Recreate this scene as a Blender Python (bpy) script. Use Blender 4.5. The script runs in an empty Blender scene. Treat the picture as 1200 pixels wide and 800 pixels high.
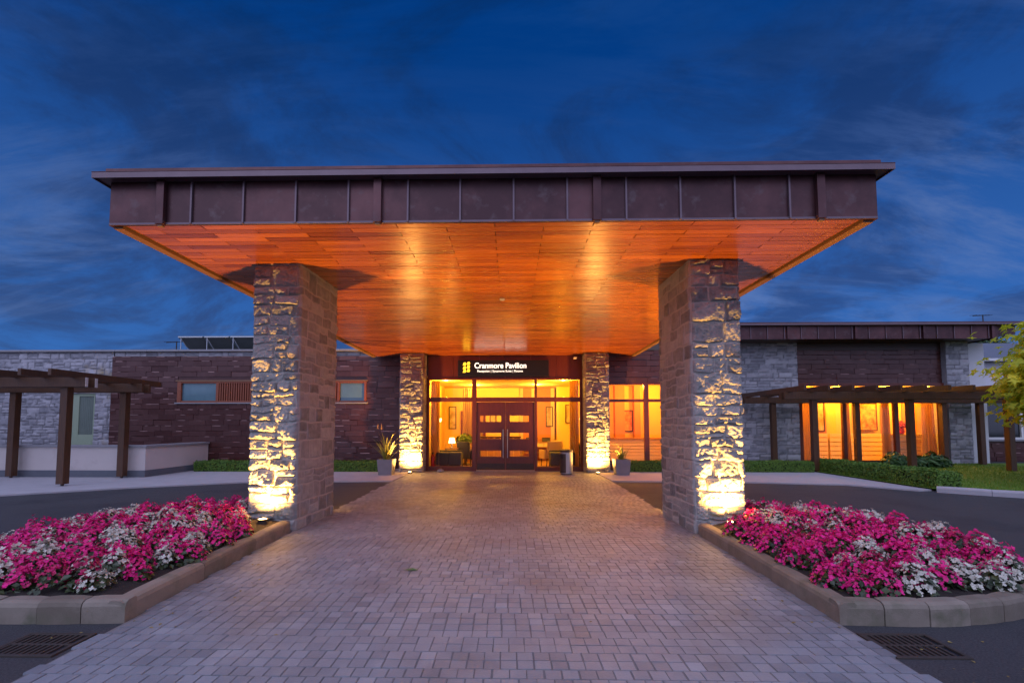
import bpy, bmesh, math, random
import numpy as np
from mathutils import Vector, Matrix, Euler
R = math.radians
rnd = random.Random(11)
S = bpy.context.scene
COL = S.collection

# ------------------------------------------------------------------ camera, sky, sun, exposure
cd = bpy.data.cameras.new('camera'); cam = bpy.data.objects.new('camera', cd); COL.objects.link(cam)
cam.location = (0.24, 0, 1.53); cam.rotation_euler = (R(90 + 3.38), 0, R(1.2))
cd.sensor_width = 36; cd.lens = 16.8; cd.shift_x = 0.0108; cd.shift_y = 0.055
cd.clip_start = 0.05; cd.clip_end = 2000
S.camera = cam

SUN_EL, SUN_AZ = 38, 210          # dusk glow comes from behind the camera; azimuth measured clockwise from +Y
W = bpy.data.worlds.new('World'); S.world = W; W.use_nodes = True
nt = W.node_tree; N = nt.nodes; L = nt.links; N.clear()
def wn(t, **k):
    n = N.new(t)
    for a, b in k.items(): setattr(n, a, b)
    return n
def wmath(op, a, b=None, clamp=False):
    n = N.new('ShaderNodeMath'); n.operation = op; n.use_clamp = clamp
    for i, v in enumerate((a, b)):
        if v is None: continue
        if isinstance(v, (int, float)): n.inputs[i].default_value = v
        else: L.new(v, n.inputs[i])
    return n.outputs[0]
def wmix(f, a, b):
    n = N.new('ShaderNodeMix'); n.data_type = 'RGBA'
    for i, v in ((0, f), (6, a), (7, b)):
        if isinstance(v, (int, float)): n.inputs[i].default_value = v
        elif isinstance(v, tuple): n.inputs[i].default_value = (*v, 1)
        else: L.new(v, n.inputs[i])
    return n.outputs[2]
sky = wn('ShaderNodeTexSky', sky_type='NISHITA', sun_disc=False, sun_elevation=R(SUN_EL), sun_rotation=R(SUN_AZ), air_density=1.0, dust_density=1.5, ozone_density=4.0)
tc = wn('ShaderNodeTexCoord'); sp = wn('ShaderNodeSeparateXYZ'); L.new(tc.outputs['Generated'], sp.inputs[0])
X, Y, Z = sp.outputs
zz = wmath('ADD', wmath('MAXIMUM', Z, 0.0), 0.30)
cv = wn('ShaderNodeCombineXYZ'); L.new(wmath('DIVIDE', X, zz), cv.inputs[0]); L.new(wmath('DIVIDE', Y, zz), cv.inputs[1])
def cloud(scale, detail, rough, dist, off, lo, hi, stretch=(1, 1.2, 1), turn=20):
    mp = wn('ShaderNodeMapping'); L.new(cv.outputs[0], mp.inputs[0])
    mp.inputs['Location'].default_value = off; mp.inputs['Scale'].default_value = stretch; mp.inputs['Rotation'].default_value = (0, 0, R(turn))
    n = wn('ShaderNodeTexNoise'); L.new(mp.outputs[0], n.inputs['Vector'])
    n.inputs['Scale'].default_value = scale; n.inputs['Detail'].default_value = detail; n.inputs['Roughness'].default_value = rough; n.inputs['Distortion'].default_value = dist
    m = wn('ShaderNodeMapRange'); m.interpolation_type = 'SMOOTHSTEP'; L.new(n.outputs[0], m.inputs[0])
    m.inputs[1].default_value = lo; m.inputs[2].default_value = hi
    return m.outputs[0]
c1 = cloud(1.7, 11, 0.66, 0.55, (3.1, 1.7, 0), 0.42, 0.60)
c2 = cloud(2.3, 11, 0.66, 0.45, (7.3, 4.2, 2), 0.43, 0.64, (0.55, 1.9, 1), -6)
c3 = cloud(0.7, 6, 0.5, 0.3, (1.3, 9.2, 5), 0.40, 0.62)
# clear dusk blue by height, then two cloud layers over it
hgt = wn('ShaderNodeMapRange'); L.new(Z, hgt.inputs[0]); hgt.inputs[1].default_value = 0.0; hgt.inputs[2].default_value = 0.62
base = wmix(hgt.outputs[0], (0.045, 0.150, 0.430), (0.0003, 0.036, 0.180))
cl1 = wmix(hgt.outputs[0], (0.040, 0.072, 0.170), (0.0025, 0.022, 0.088))
cl2 = wmix(hgt.outputs[0], (0.175, 0.255, 0.46), (0.010, 0.058, 0.215))
dusk = wmix(wmath('MULTIPLY', c1, 0.88), base, cl1)
dusk = wmix(wmath('MULTIPLY', wmath('MULTIPLY', c2, wmath('ADD', c3, 0.35)), 0.62), dusk, cl2)
# the sunset half of the sky, behind the camera, is still bright
back = wn('ShaderNodeMapRange'); back.interpolation_type = 'SMOOTHSTEP'; L.new(wmath('SUBTRACT', wmath('MULTIPLY', Z, 0.8), wmath('MULTIPLY', Y, 0.7)), back.inputs[0])
back.inputs[1].default_value = 0.06; back.inputs[2].default_value = 0.85
glow = wmix(c2, (0.66, 0.74, 1.22), (0.84, 0.84, 1.24))
dusk = wmix(back.outputs[0], dusk, glow)
bgA = wn('ShaderNodeBackground'); L.new(dusk, bgA.inputs[0]); bgA.inputs[1].default_value = 1.0
tint = wn('ShaderNodeMix'); tint.data_type = 'RGBA'; tint.blend_type = 'MULTIPLY'; tint.inputs[0].default_value = 1
L.new(sky.outputs[0], tint.inputs[6]); tint.inputs[7].default_value = (0.005, 0.09, 0.30, 1)
bgB = wn('ShaderNodeBackground'); L.new(tint.outputs[2], bgB.inputs[0]); bgB.inputs[1].default_value = 0.05
add = wn('ShaderNodeAddShader'); L.new(bgA.outputs[0], add.inputs[0]); L.new(bgB.outputs[0], add.inputs[1])
wo = wn('ShaderNodeOutputWorld'); L.new(add.outputs[0], wo.inputs[0])

sl = bpy.data.lights.new('sun', 'SUN'); sl.energy = 0.34; sl.angle = R(35); sl.color = (0.86, 0.82, 1.0)
so = bpy.data.objects.new('sun', sl); COL.objects.link(so)
so.rotation_euler = (R(90 - SUN_EL), 0, R(-SUN_AZ + 180))
S.view_settings.view_transform = 'Standard'; S.view_settings.look = 'None'; S.view_settings.gamma = 1
S.view_settings.exposure = 0.0; S.view_settings.use_curve_mapping = False
S.cycles.use_denoising = True; S.cycles.max_bounces = 8; S.cycles.transparent_max_bounces = 16
S.cycles.sample_clamp_indirect = 6; S.cycles.caustics_reflective = False; S.cycles.caustics_refractive = False
UP_W = 900            # ground uplights
IN_W = 1.7            # multiplies the indoor lamps

# ------------------------------------------------------------------ materials
def material(name, ca, cb=None, rough=0.6, metal=0.0, noise=0.0, nscale=6, nstretch=(1, 1, 1), tone=None, bump=0.0, bscale=40, emit=None, spec=0.5, coat=0.0, mort=None, patch=None, rvar=0.0, sss=0.0):
    """Base colour = ca..cb chosen by the mesh's own 'tone' attribute (tone = its weight) plus noise (noise = its weight)."""
    m = bpy.data.materials.new(name); m.use_nodes = True
    t = m.node_tree; n = t.nodes; l = t.links; b = n['Principled BSDF']
    b.inputs['Roughness'].default_value = rough; b.inputs['Metallic'].default_value = metal
    b.inputs['Specular IOR Level'].default_value = spec; b.inputs['Coat Weight'].default_value = coat; b.inputs['Coat Roughness'].default_value = 0.24
    if sss: b.inputs['Subsurface Weight'].default_value = sss; b.inputs['Subsurface Radius'].default_value = (0.02, 0.01, 0.01)
    co = n.new('ShaderNodeTexCoord').outputs['Object']
    mp = n.new('ShaderNodeMapping'); l.new(co, mp.inputs[0]); mp.inputs['Scale'].default_value = nstretch
    def nz(scale, detail=6, v=None):
        q = n.new('ShaderNodeTexNoise'); l.new(v or mp.outputs[0], q.inputs['Vector']); q.inputs['Scale'].default_value = scale; q.inputs['Detail'].default_value = detail; q.inputs['Roughness'].default_value = 0.62
        return q.outputs[0]
    def mth(op, a, c, clamp=False):
        q = n.new('ShaderNodeMath'); q.operation = op; q.use_clamp = clamp
        for i, v in enumerate((a, c)):
            if isinstance(v, (int, float)): q.inputs[i].default_value = v
            else: l.new(v, q.inputs[i])
        return q.outputs[0]
    def mix(f, a, c):
        q = n.new('ShaderNodeMix'); q.data_type = 'RGBA'
        for i, v in ((0, f), (6, a), (7, c)):
            if isinstance(v, (int, float)): q.inputs[i].default_value = v
            elif isinstance(v, tuple): q.inputs[i].default_value = (*v, 1)
            else: l.new(v, q.inputs[i])
        return q.outputs[2]
    cb = cb or ca
    fac = None
    if tone is not None:
        a = n.new('ShaderNodeAttribute'); a.attribute_name = 'tone'; fac = mth('MULTIPLY', a.outputs['Fac'], tone)
    if noise:
        v = mth('MULTIPLY', mth('SUBTRACT', nz(nscale), 0.5), noise * 2)
        fac = mth('ADD', fac if fac is not None else 0.5, v, True)
    c = mix(fac, ca, cb) if fac is not None else None
    if patch:                                   # (colour, scale, low, high): stains and lichen with a shape of their own
        pr = n.new('ShaderNodeMapRange'); l.new(nz(patch[1], 4, co), pr.inputs[0]); pr.inputs[1].default_value = patch[2]; pr.inputs[2].default_value = patch[3]
        c = mix(pr.outputs[0], c if c is not None else ca, patch[0])
    if mort:
        a = n.new('ShaderNodeAttribute'); a.attribute_name = 'mort'
        c = mix(a.outputs['Fac'], c if c is not None else ca, mort)
    if c is not None: l.new(c, b.inputs['Base Color'])
    else: b.inputs['Base Color'].default_value = (*ca, 1)
    if rvar: l.new(mth('ADD', mth('MULTIPLY', mth('SUBTRACT', nz(nscale * 0.7), 0.5), rvar * 2), rough, True), b.inputs['Roughness'])
    if bump:
        q = n.new('ShaderNodeBump'); q.inputs['Strength'].default_value = bump; q.inputs['Distance'].default_value = 0.02; l.new(nz(bscale, 8), q.inputs['Height']); l.new(q.outputs[0], b.inputs['Normal'])
    if emit:
        b.inputs['Emission Color'].default_value = (*emit[0], 1); b.inputs['Emission Strength'].default_value = emit[1]
    return m
def glass(name, tintc=(0.95, 0.96, 0.95), gl=0.02):
    m = bpy.data.materials.new(name); m.use_nodes = True
    t = m.node_tree; n = t.nodes; l = t.links; n.remove(n['Principled BSDF'])
    a = n.new('ShaderNodeBsdfTransparent'); a.inputs[0].default_value = (*tintc, 1)
    g = n.new('ShaderNodeBsdfGlossy'); g.inputs['Roughness'].default_value = gl
    f = n.new('ShaderNodeFresnel'); f.inputs[0].default_value = 1.22
    x = n.new('ShaderNodeMixShader'); l.new(f.outputs[0], x.inputs[0]); l.new(a.outputs[0], x.inputs[1]); l.new(g.outputs[0], x.inputs[2])
    l.new(x.outputs[0], n['Material Output'].inputs[0])
    return m
M = dict(
    stone=material('rough_limestone', (0.145, 0.150, 0.146), (0.480, 0.470, 0.425), 0.85, noise=0.40, nscale=9, tone=0.9, bump=0.6, bscale=55, mort=(0.42, 0.40, 0.36), patch=((0.36, 0.24, 0.12), 1.3, 0.60, 0.75)),
    stone_far=material('grey_limestone', (0.17, 0.17, 0.19), (0.50, 0.48, 0.50), 0.85, noise=0.35, nscale=7, tone=1.0, bump=0.4, bscale=40, mort=(0.16, 0.155, 0.165), patch=((0.34, 0.27, 0.17), 0.8, 0.62, 0.74)),
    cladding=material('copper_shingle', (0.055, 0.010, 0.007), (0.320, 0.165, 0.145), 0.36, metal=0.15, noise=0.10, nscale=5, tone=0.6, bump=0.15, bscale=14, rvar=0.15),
    copper=material('brown_copper_sheet', (0.060, 0.021, 0.022), (0.155, 0.060, 0.058), 0.40, metal=0.45, noise=0.9, nscale=2.2, tone=0.5, bump=0.06, bscale=3, rvar=0.12, patch=((0.12, 0.080, 0.080), 5, 0.55, 0.8)),
    copper_light=material('weathered_copper_trim', (0.13, 0.088, 0.100), (0.21, 0.145, 0.16), 0.45, metal=0.4, noise=0.5, nscale=5),
    soffit=material('cedar_soffit', (0.185, 0.032, 0.003), (0.66, 0.190, 0.010), 0.28, noise=0.50, nscale=3.0, nstretch=(0.45, 11, 1), tone=0.75, bump=0.10, bscale=6, coat=1.0, rvar=0.1),
    trim_wood=material('pale_cedar_trim', (0.17, 0.085, 0.040), (0.27, 0.14, 0.065), 0.5, noise=0.5, nscale=4, nstretch=(6, 0.6, 1)),
    mahogany=material('mahogany', (0.085, 0.016, 0.008), (0.17, 0.036, 0.016), 0.35, noise=0.5, nscale=4, nstretch=(7, 7, 0.5), bump=0.08, bscale=8),
    pergola=material('stained_pergola_timber', (0.036, 0.014, 0.007), (0.130, 0.052, 0.017), 0.5, noise=0.6, nscale=5, nstretch=(5, 5, 0.7), bump=0.2, bscale=14),
    endcap=material('pale_end_grain', (0.50, 0.42, 0.38), (0.62, 0.54, 0.48), 0.7, noise=0.5, nscale=30),
    asphalt=material('asphalt', (0.026, 0.026, 0.030), (0.085, 0.084, 0.088), 0.78, noise=1.3, nscale=75, bump=0.8, bscale=180, patch=((0.030, 0.030, 0.034), 0.7, 0.5, 0.75)),
    sett=material('granite_setts', (0.174, 0.186, 0.204), (0.352, 0.372, 0.398), 0.52, noise=0.50, nscale=2.6, tone=0.75, bump=0.35, bscale=60, patch=((0.155, 0.142, 0.140), 0.6, 0.50, 0.74), rvar=0.15),
    sand=material('joint_sand', (0.14, 0.132, 0.132), (0.23, 0.22, 0.215), 0.95, noise=0.5, nscale=30),
    concrete=material('pale_concrete', (0.33, 0.32, 0.33), (0.47, 0.45, 0.46), 0.8, noise=0.6, nscale=3, bump=0.2, bscale=80),
    kerb=material('granite_kerb', (0.165, 0.132, 0.095), (0.34, 0.285, 0.220), 0.75, noise=0.55, nscale=5, tone=0.6, bump=0.3, bscale=90, patch=((0.13, 0.125, 0.075), 3.0, 0.52, 0.72)),
    soil=material('dark_soil', (0.010, 0.007, 0.006), (0.035, 0.024, 0.018), 0.95, noise=0.8, nscale=25, bump=0.9, bscale=30),
    ground=material('far_ground', (0.03, 0.05, 0.02), (0.05, 0.07, 0.03), 0.95, noise=0.6, nscale=0.4),
    grass=material('lawn_grass', (0.090, 0.180, 0.010), (0.190, 0.300, 0.022), 0.8, noise=0.5, nscale=14, tone=0.7),
    hedge=material('box_leaf', (0.050, 0.130, 0.010), (0.150, 0.270, 0.024), 0.55, tone=0.9, noise=0.2, nscale=5),
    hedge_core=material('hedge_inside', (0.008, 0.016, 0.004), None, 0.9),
    shrub=material('shrub_leaf', (0.022, 0.070, 0.014), (0.080, 0.170, 0.036), 0.45, tone=0.9, noise=0.2),
    acer=material('golden_acer_leaf', (0.44, 0.50, 0.018), (0.90, 0.84, 0.060), 0.5, tone=0.9, noise=0.2),
    leaf_dark=material('far_tree_leaf', (0.030, 0.065, 0.016), (0.085, 0.150, 0.038), 0.6, tone=0.9, noise=0.2),
    bark=material('bark', (0.045, 0.030, 0.022), (0.10, 0.07, 0.05), 0.9, noise=0.6, nscale=8, nstretch=(4, 4, 1), bump=0.6, bscale=20),
    spiky=material('yellow_sword_leaf', (0.22, 0.24, 0.03), (0.42, 0.38, 0.06), 0.5, tone=0.9, noise=0.2),
    foliage=material('bronze_begonia_leaf', (0.016, 0.028, 0.009), (0.055, 0.075, 0.020), 0.4, tone=0.9, noise=0.2),
    pink=material('pink_petal', (0.66, 0.003, 0.130), (0.98, 0.025, 0.330), 0.55, tone=0.95, noise=0.1, sss=0.1),
    crimson=material('crimson_petal', (0.34, 0.004, 0.050), (0.62, 0.010, 0.130), 0.55, tone=0.95, noise=0.1),
    white=material('white_petal', (0.50, 0.48, 0.38), (0.80, 0.76, 0.64), 0.55, tone=0.95, noise=0.1, sss=0.1),
    eye=material('flower_eye', (0.75, 0.50, 0.05), None, 0.6),
    render=material('cream_render', (0.56, 0.49, 0.45), (0.66, 0.58, 0.53), 0.85, noise=0.5, nscale=1.5, bump=0.1, bscale=90, patch=((0.50, 0.42, 0.38), 2.0, 0.55, 0.8)),
    plinth=material('slate_plinth', (0.10, 0.11, 0.13), (0.15, 0.16, 0.18), 0.8, noise=0.5, nscale=4),
    coping=material('grey_coping', (0.24, 0.23, 0.24), (0.34, 0.33, 0.34), 0.75, noise=0.5, nscale=4),
    white_wall=material('white_render', (0.62, 0.60, 0.62), (0.70, 0.68, 0.70), 0.8, noise=0.4, nscale=2),
    slate=material('roof_slate', (0.11, 0.12, 0.15), (0.17, 0.18, 0.21), 0.6, noise=0.5, nscale=6),
    membrane=material('roof_membrane', (0.07, 0.07, 0.08), None, 0.8),
    window_wood=material('red_window_timber', (0.20, 0.050, 0.020), (0.30, 0.085, 0.035), 0.5, noise=0.5, nscale=6, nstretch=(1, 1, 5)),
    green_frame=material('sage_green_frame', (0.27, 0.33, 0.22), (0.33, 0.40, 0.27), 0.6, noise=0.4, nscale=4),
    drape=material('grey_green_drape', (0.10, 0.13, 0.11), (0.20, 0.24, 0.20), 0.9, noise=0.4, nscale=3),
    dim_glass=material('frosted_window_glass', (0.06, 0.13, 0.16), (0.13, 0.24, 0.27), 0.22, noise=0.5, nscale=2.0, spec=0.8),
    dark_glass=material('unlit_window_glass', (0.012, 0.014, 0.018), None, 0.06, spec=0.8),
    glass=glass('clear_glass'),
    black=material('sign_black', (0.008, 0.010, 0.012), None, 0.35),
    sign_white=material('lit_white_letter', (0.9, 0.9, 0.85), None, 0.5, emit=((1.0, 0.97, 0.84), 1.7)),
    sign_yellow=material('lit_yellow_emblem', (0.9, 0.7, 0.05), None, 0.5, emit=((1.0, 0.62, 0.03), 2.2)),
    metal_dark=material('dark_iron', (0.045, 0.036, 0.030), (0.09, 0.07, 0.055), 0.6, metal=0.4, noise=0.5, nscale=20),
    metal_grey=material('brushed_steel', (0.34, 0.33, 0.33), (0.46, 0.45, 0.44), 0.38, metal=0.8, noise=0.3, nscale=8, nstretch=(1, 1, 12)),
    zinc=material('zinc_planter', (0.17, 0.17, 0.19), (0.25, 0.25, 0.27), 0.5, metal=0.3, noise=0.5, nscale=5),
    lens=material('uplight_lens', (1, 0.9, 0.7), None, 0.4, emit=((1.0, 0.66, 0.24), 30)),
    downlight=material('downlight_lens', (1, 0.9, 0.7), None, 0.4, emit=((1.0, 0.72, 0.30), 14)),
    lampshade=material('glowing_lampshade', (0.9, 0.8, 0.6), None, 0.8, emit=((1.0, 0.70, 0.30), 5)),
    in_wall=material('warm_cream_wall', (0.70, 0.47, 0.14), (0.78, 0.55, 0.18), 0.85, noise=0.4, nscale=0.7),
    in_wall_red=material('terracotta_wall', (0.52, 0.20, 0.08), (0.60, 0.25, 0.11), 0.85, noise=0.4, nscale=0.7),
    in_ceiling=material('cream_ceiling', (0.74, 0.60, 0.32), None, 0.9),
    in_floor=material('honey_floor', (0.34, 0.20, 0.09), (0.44, 0.27, 0.13), 0.35, noise=0.6, nscale=3),
    in_wood=material('oak_furniture', (0.30, 0.15, 0.06), (0.42, 0.23, 0.10), 0.45, noise=0.6, nscale=5, nstretch=(1, 6, 6)),
    panelling=material('cream_panelling', (0.72, 0.58, 0.36), None, 0.6),
    curtain=material('gold_curtain', (0.66, 0.48, 0.22), (0.78, 0.60, 0.30), 0.9, noise=0.4, nscale=2),
    upholstery=material('charcoal_upholstery', (0.045, 0.045, 0.050), (0.08, 0.08, 0.085), 0.8, noise=0.5, nscale=20),
    tan_seat=material('tan_upholstery', (0.42, 0.30, 0.17), (0.52, 0.38, 0.22), 0.8, noise=0.5, nscale=12),
    art=material('abstract_canvas', (0.55, 0.10, 0.03), (0.72, 0.42, 0.14), 0.7, noise=1.6, nscale=5),
    art_pale=material('pale_canvas', (0.60, 0.50, 0.33), (0.30, 0.20, 0.10), 0.7, noise=1.6, nscale=4),
    frame_dark=material('dark_picture_frame', (0.05, 0.022, 0.012), None, 0.4),
    red=material('red_enamel', (0.55, 0.015, 0.012), None, 0.35),
    solar=material('solar_cell_glass', (0.16, 0.18, 0.17), (0.30, 0.32, 0.29), 0.25, noise=0.4, nscale=2, spec=0.7),
    alu=material('aluminium', (0.55, 0.56, 0.57), None, 0.4, metal=0.7),
    plastic=material('white_plastic', (0.72, 0.70, 0.68), None, 0.4),
    leaf_green=material('green_leaf_blade', (0.03, 0.16, 0.05), None, 0.5),
)

def translucent(m, k):
    t = m.node_tree; n = t.nodes; l = t.links; b = n['Principled BSDF']; tr = n.new('ShaderNodeBsdfTranslucent'); x = n.new('ShaderNodeMixShader'); x.inputs[0].default_value = k
    if b.inputs['Base Color'].is_linked: l.new(b.inputs['Base Color'].links[0].from_socket, tr.inputs[0])
    l.new(b.outputs[0], x.inputs[1]); l.new(tr.outputs[0], x.inputs[2]); l.new(x.outputs[0], n['Material Output'].inputs[0])
translucent(M['curtain'], 0.6); translucent(M['acer'], 0.5); translucent(M['pink'], 0.2); translucent(M['white'], 0.2)

# ------------------------------------------------------------------ mesh helpers
class MB:
    def __init__(s): s.v = []; s.f = []; s.t = []
    def add(s, vs, fs, tone=None):
        o = len(s.v); s.v += [tuple(p) for p in vs]
        for f in fs: s.f.append(tuple(i + o for i in f)); s.t.append(rnd.random() if tone is None else tone)
        return s
    def box(s, x0, x1, y0, y1, z0, z1, tone=None):
        return s.add([(x0, y0, z0), (x1, y0, z0), (x1, y1, z0), (x0, y1, z0), (x0, y0, z1), (x1, y0, z1), (x1, y1, z1), (x0, y1, z1)],
                     [(3, 2, 1, 0), (4, 5, 6, 7), (0, 1, 5, 4), (1, 2, 6, 5), (2, 3, 7, 6), (3, 0, 4, 7)], rnd.random() if tone is None else tone)
    def cyl(s, p0, p1, r0, r1=None, n=12, cap=True, tone=None):
        p0, p1 = Vector(p0), Vector(p1); r1 = r0 if r1 is None else r1
        d = (p1 - p0).normalized(); a = d.orthogonal().normalized(); b = d.cross(a)
        vs = []
        for p, r in ((p0, r0), (p1, r1)):
            for i in range(n):
                q = 2 * math.pi * i / n; vs.append(p + (a * math.cos(q) + b * math.sin(q)) * r)
        fs = [(i, (i + 1) % n, n + (i + 1) % n, n + i) for i in range(n)]
        if cap: fs += [tuple(range(n - 1, -1, -1)), tuple(range(n, 2 * n))]
        return s.add(vs, fs, rnd.random() if tone is None else tone)
    def lathe(s, c, prof, n=20, tone=None):
        vs = []; fs = []
        for r, z in prof:
            for i in range(n): q = 2 * math.pi * i / n; vs.append((c[0] + r * math.cos(q), c[1] + r * math.sin(q), c[2] + z))
        for k in range(len(prof) - 1):
            for i in range(n): j = (i + 1) % n; fs.append((k * n + i, k * n + j, (k + 1) * n + j, (k + 1) * n + i))
        fs += [tuple(range(n - 1, -1, -1)), tuple(range((len(prof) - 1) * n, len(prof) * n))]
        return s.add(vs, fs, rnd.random() if tone is None else tone)
    def beam(s, p0, p1, w, h, tone=None):          # horizontal bar, its centreline from p0 to p1
        p0, p1 = Vector(p0), Vector(p1); d = (p1 - p0).normalized(); a = d.cross(Vector((0, 0, 1))).normalized() * w / 2; u = a.cross(d).normalized() * h / 2
        vs = [p + sa * a + su * u for p in (p0, p1) for sa, su in ((-1, -1), (1, -1), (1, 1), (-1, 1))]
        return s.add(vs, [(3, 2, 1, 0), (4, 5, 6, 7), (0, 1, 5, 4), (1, 2, 6, 5), (2, 3, 7, 6), (3, 0, 4, 7)], rnd.random() if tone is None else tone)
    def build(s, name, m, parent=None, bevel=0, smooth=False, loc=None):
        me = bpy.data.meshes.new(name)
        me.from_pydata(s.v, [], s.f)
        a = me.attributes.new('tone', 'FLOAT', 'FACE'); a.data.foreach_set('value', np.array(s.t, dtype=np.float32))
        if bevel or True:
            bm = bmesh.new(); bm.from_mesh(me)
            bmesh.ops.recalc_face_normals(bm, faces=bm.faces) if bevel else None
            if bevel:
                es = [e for e in bm.edges if len(e.link_faces) == 2 and e.calc_face_angle(0) > 0.6]
                bmesh.ops.bevel(bm, geom=es, offset=bevel, segments=2, affect='EDGES', profile=0.6, clamp_overlap=True)
            bm.to_mesh(me); bm.free()
        if smooth: me.shade_smooth()
        me.materials.append(m if not isinstance(m, str) else M[m])
        o = bpy.data.objects.new(name, me); COL.objects.link(o)
        if parent is not None:
            o.parent = parent
            o.matrix_parent_inverse = Matrix.Translation(parent_world(parent)).inverted()
        return o
def parent_world(p):
    return Vector(p.location) if p.parent is None else Vector((0, 0, 0))
def root_of(p):
    while p.parent is not None: p = p.parent
    return p
def tag(o, label, cat, group=None):
    o['label'] = label; o['category'] = cat
    if group: o['group'] = group
    return o
def thing(name, label, cat, loc=(0, 0, 0), group=None):
    o = bpy.data.objects.new(name, None); COL.objects.link(o); o.location = loc; o.empty_display_size = 0.2
    return tag(o, label, cat, group)
def part(name, m, parent, fn, **k):
    b = MB(); fn(b); return b.build(name, m, parent, **k)
def struct(o, kind='structure'): o['kind'] = kind; return o
def rebase(o, loc):
    """put a single-mesh thing's origin at its base"""
    loc = Vector(loc); o.data.transform(Matrix.Translation(-loc)); o.location = loc; return o
def lamp(name, kind, loc, power, color, parent=None, radius=0.05, **k):
    d = bpy.data.lights.new(name, kind); d.energy = power; d.color = color; d.shadow_soft_size = radius
    for a, b in k.items(): setattr(d, a, b)
    o = bpy.data.objects.new(name, d); COL.objects.link(o)
    if parent is not None: o.parent = parent; o.location = Vector(loc) - Vector(parent.location)
    else: o.location = loc
    return o

# value noise in numpy for stone relief
def hash3(i, j, k, s):
    h = (i * 374761393 + j * 668265263 + k * 2147483647 + s * 1274126177) & 0xFFFFFFFF
    h = ((h ^ (h >> 13)) * 1274126177) & 0xFFFFFFFF
    return ((h ^ (h >> 16)) & 0xFFFF) / 65535.0
def vnoise(p, s):
    i = np.floor(p).astype(np.int64); f = p - i; f = f * f * (3 - 2 * f); out = 0
    for a in (0, 1):
        for b in (0, 1):
            for c in (0, 1):
                w = (f[:, 0] if a else 1 - f[:, 0]) * (f[:, 1] if b else 1 - f[:, 1]) * (f[:, 2] if c else 1 - f[:, 2])
                out = out + w * hash3(i[:, 0] + a, i[:, 1] + b, i[:, 2] + c, s)
    return out
def fbm(p, s, o=4):
    r = 0; a = 0.5
    for k in range(o): r = r + a * (vnoise(p, s + k) - 0.5); p = p * 2.03 + 7.1; a *= 0.5
    return r
def masonry(U, V, W, H, seed, relief, ch=(0.11, 0.30), cw=(0.18, 0.62), periodic=False, joint=0.018):
    """relief height, stone tone and joint mask of snecked rubble at (U, V)"""
    g = random.Random(seed); P = np.stack([U, V, np.zeros_like(U)], 1)
    u = U + 0.05 * fbm(P * 6, seed + 50, 3); v = V + 0.075 * fbm(P * 4.5 + 31, seed + 60, 3)
    if periodic: u = np.mod(u, W)
    vb = [0.0]
    while vb[-1] < H + 0.4: vb.append(vb[-1] + g.uniform(*ch))
    vb = np.array(vb); row = np.clip(np.searchsorted(vb, v, side='right') - 1, 0, len(vb) - 2)
    u0 = np.zeros_like(u); u1 = np.ones_like(u); v0 = vb[row].copy(); v1 = vb[row + 1].copy(); sid = np.zeros(len(u), dtype=np.int64)
    for r in range(len(vb) - 1):
        k = np.where(row == r)[0]
        ub = [0.0 if periodic else -g.uniform(0, 0.4)]
        h = vb[r + 1] - vb[r]
        while ub[-1] < W: ub.append(ub[-1] + g.uniform(max(cw[0], h * 0.8), max(cw[1], h * 1.8)))
        if periodic: ub[-1] = W
        ub = np.array(ub); c = np.clip(np.searchsorted(ub, u[k], side='right') - 1, 0, len(ub) - 2)
        u0[k] = ub[c]; u1[k] = ub[c + 1]
        split = np.array([h > 0.17 and g.random() < 0.5 for _ in range(len(ub))]); at = np.array([g.uniform(0.35, 0.65) for _ in range(len(ub))])
        vm = vb[r] + h * at[c]; up = v[k] > vm; s = split[c]
        v0[k] = np.where(s & up, vm, v0[k]); v1[k] = np.where(s & ~up, vm, v1[k])
        sid[k] = r * 1000 + c * 2 + (s & up)
    d = np.minimum(np.minimum(u - u0, u1 - u), np.minimum(v - v0, v1 - v))
    z = np.zeros_like(sid); r1, r2, r3, r4 = (hash3(sid, z, z, seed + q) for q in (1, 2, 3, 4))
    m = np.clip(1 - (d - joint * 0.35) / (joint * 0.65), 0, 1)
    pil = np.clip(d / 0.026, 0, 1); pil = pil * (2 - pil)
    uc = (u0 + u1) / 2; vc = (v0 + v1) / 2
    du = (u - uc) / np.maximum(u1 - u0, .1); dv = (v - vc) / np.maximum(v1 - v0, .1); face = np.full_like(u, 9.0)
    for q_ in range(4):                            # chiselled facets
        p1, p2, p3 = (hash3(sid, z + q_, z, seed + 70 + w_) for w_ in (0, 1, 2))
        face = np.minimum(face, 0.75 + 0.55 * p3 + (p1 - .5) * 2.6 * du + (p2 - .5) * 2.6 * dv)
    face = face * (0.45 + 0.75 * r1)
    q = np.stack([u * 9, v * 11, sid * 3.7], 1)
    n1 = fbm(q, seed + 20, 3); n2 = fbm(q * 3.1, seed + 30, 3)
    rid = 0.5 - np.abs(fbm(q * 0.9 + 5, seed + 40, 3)) * 2
    face = face + 0.75 * n1 + 0.75 * n2 + 0.35 * rid - 0.1
    h = relief * pil * face * (1 - m) - 0.006 * m
    return h, np.clip(0.15 + 0.7 * r4 + 0.5 * n1, 0, 1), m
def grid_mesh(name, pos, faces, tone, mort, m, smooth=True):
    me = bpy.data.meshes.new(name); me.from_pydata(pos.tolist(), [], faces.tolist())
    for nm, arr in (('tone', tone), ('mort', mort)):
        a = me.attributes.new(nm, 'FLOAT', 'POINT'); a.data.foreach_set('value', arr.astype(np.float32))
    if smooth: me.shade_smooth()
    me.materials.append(M[m]); return me
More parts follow.
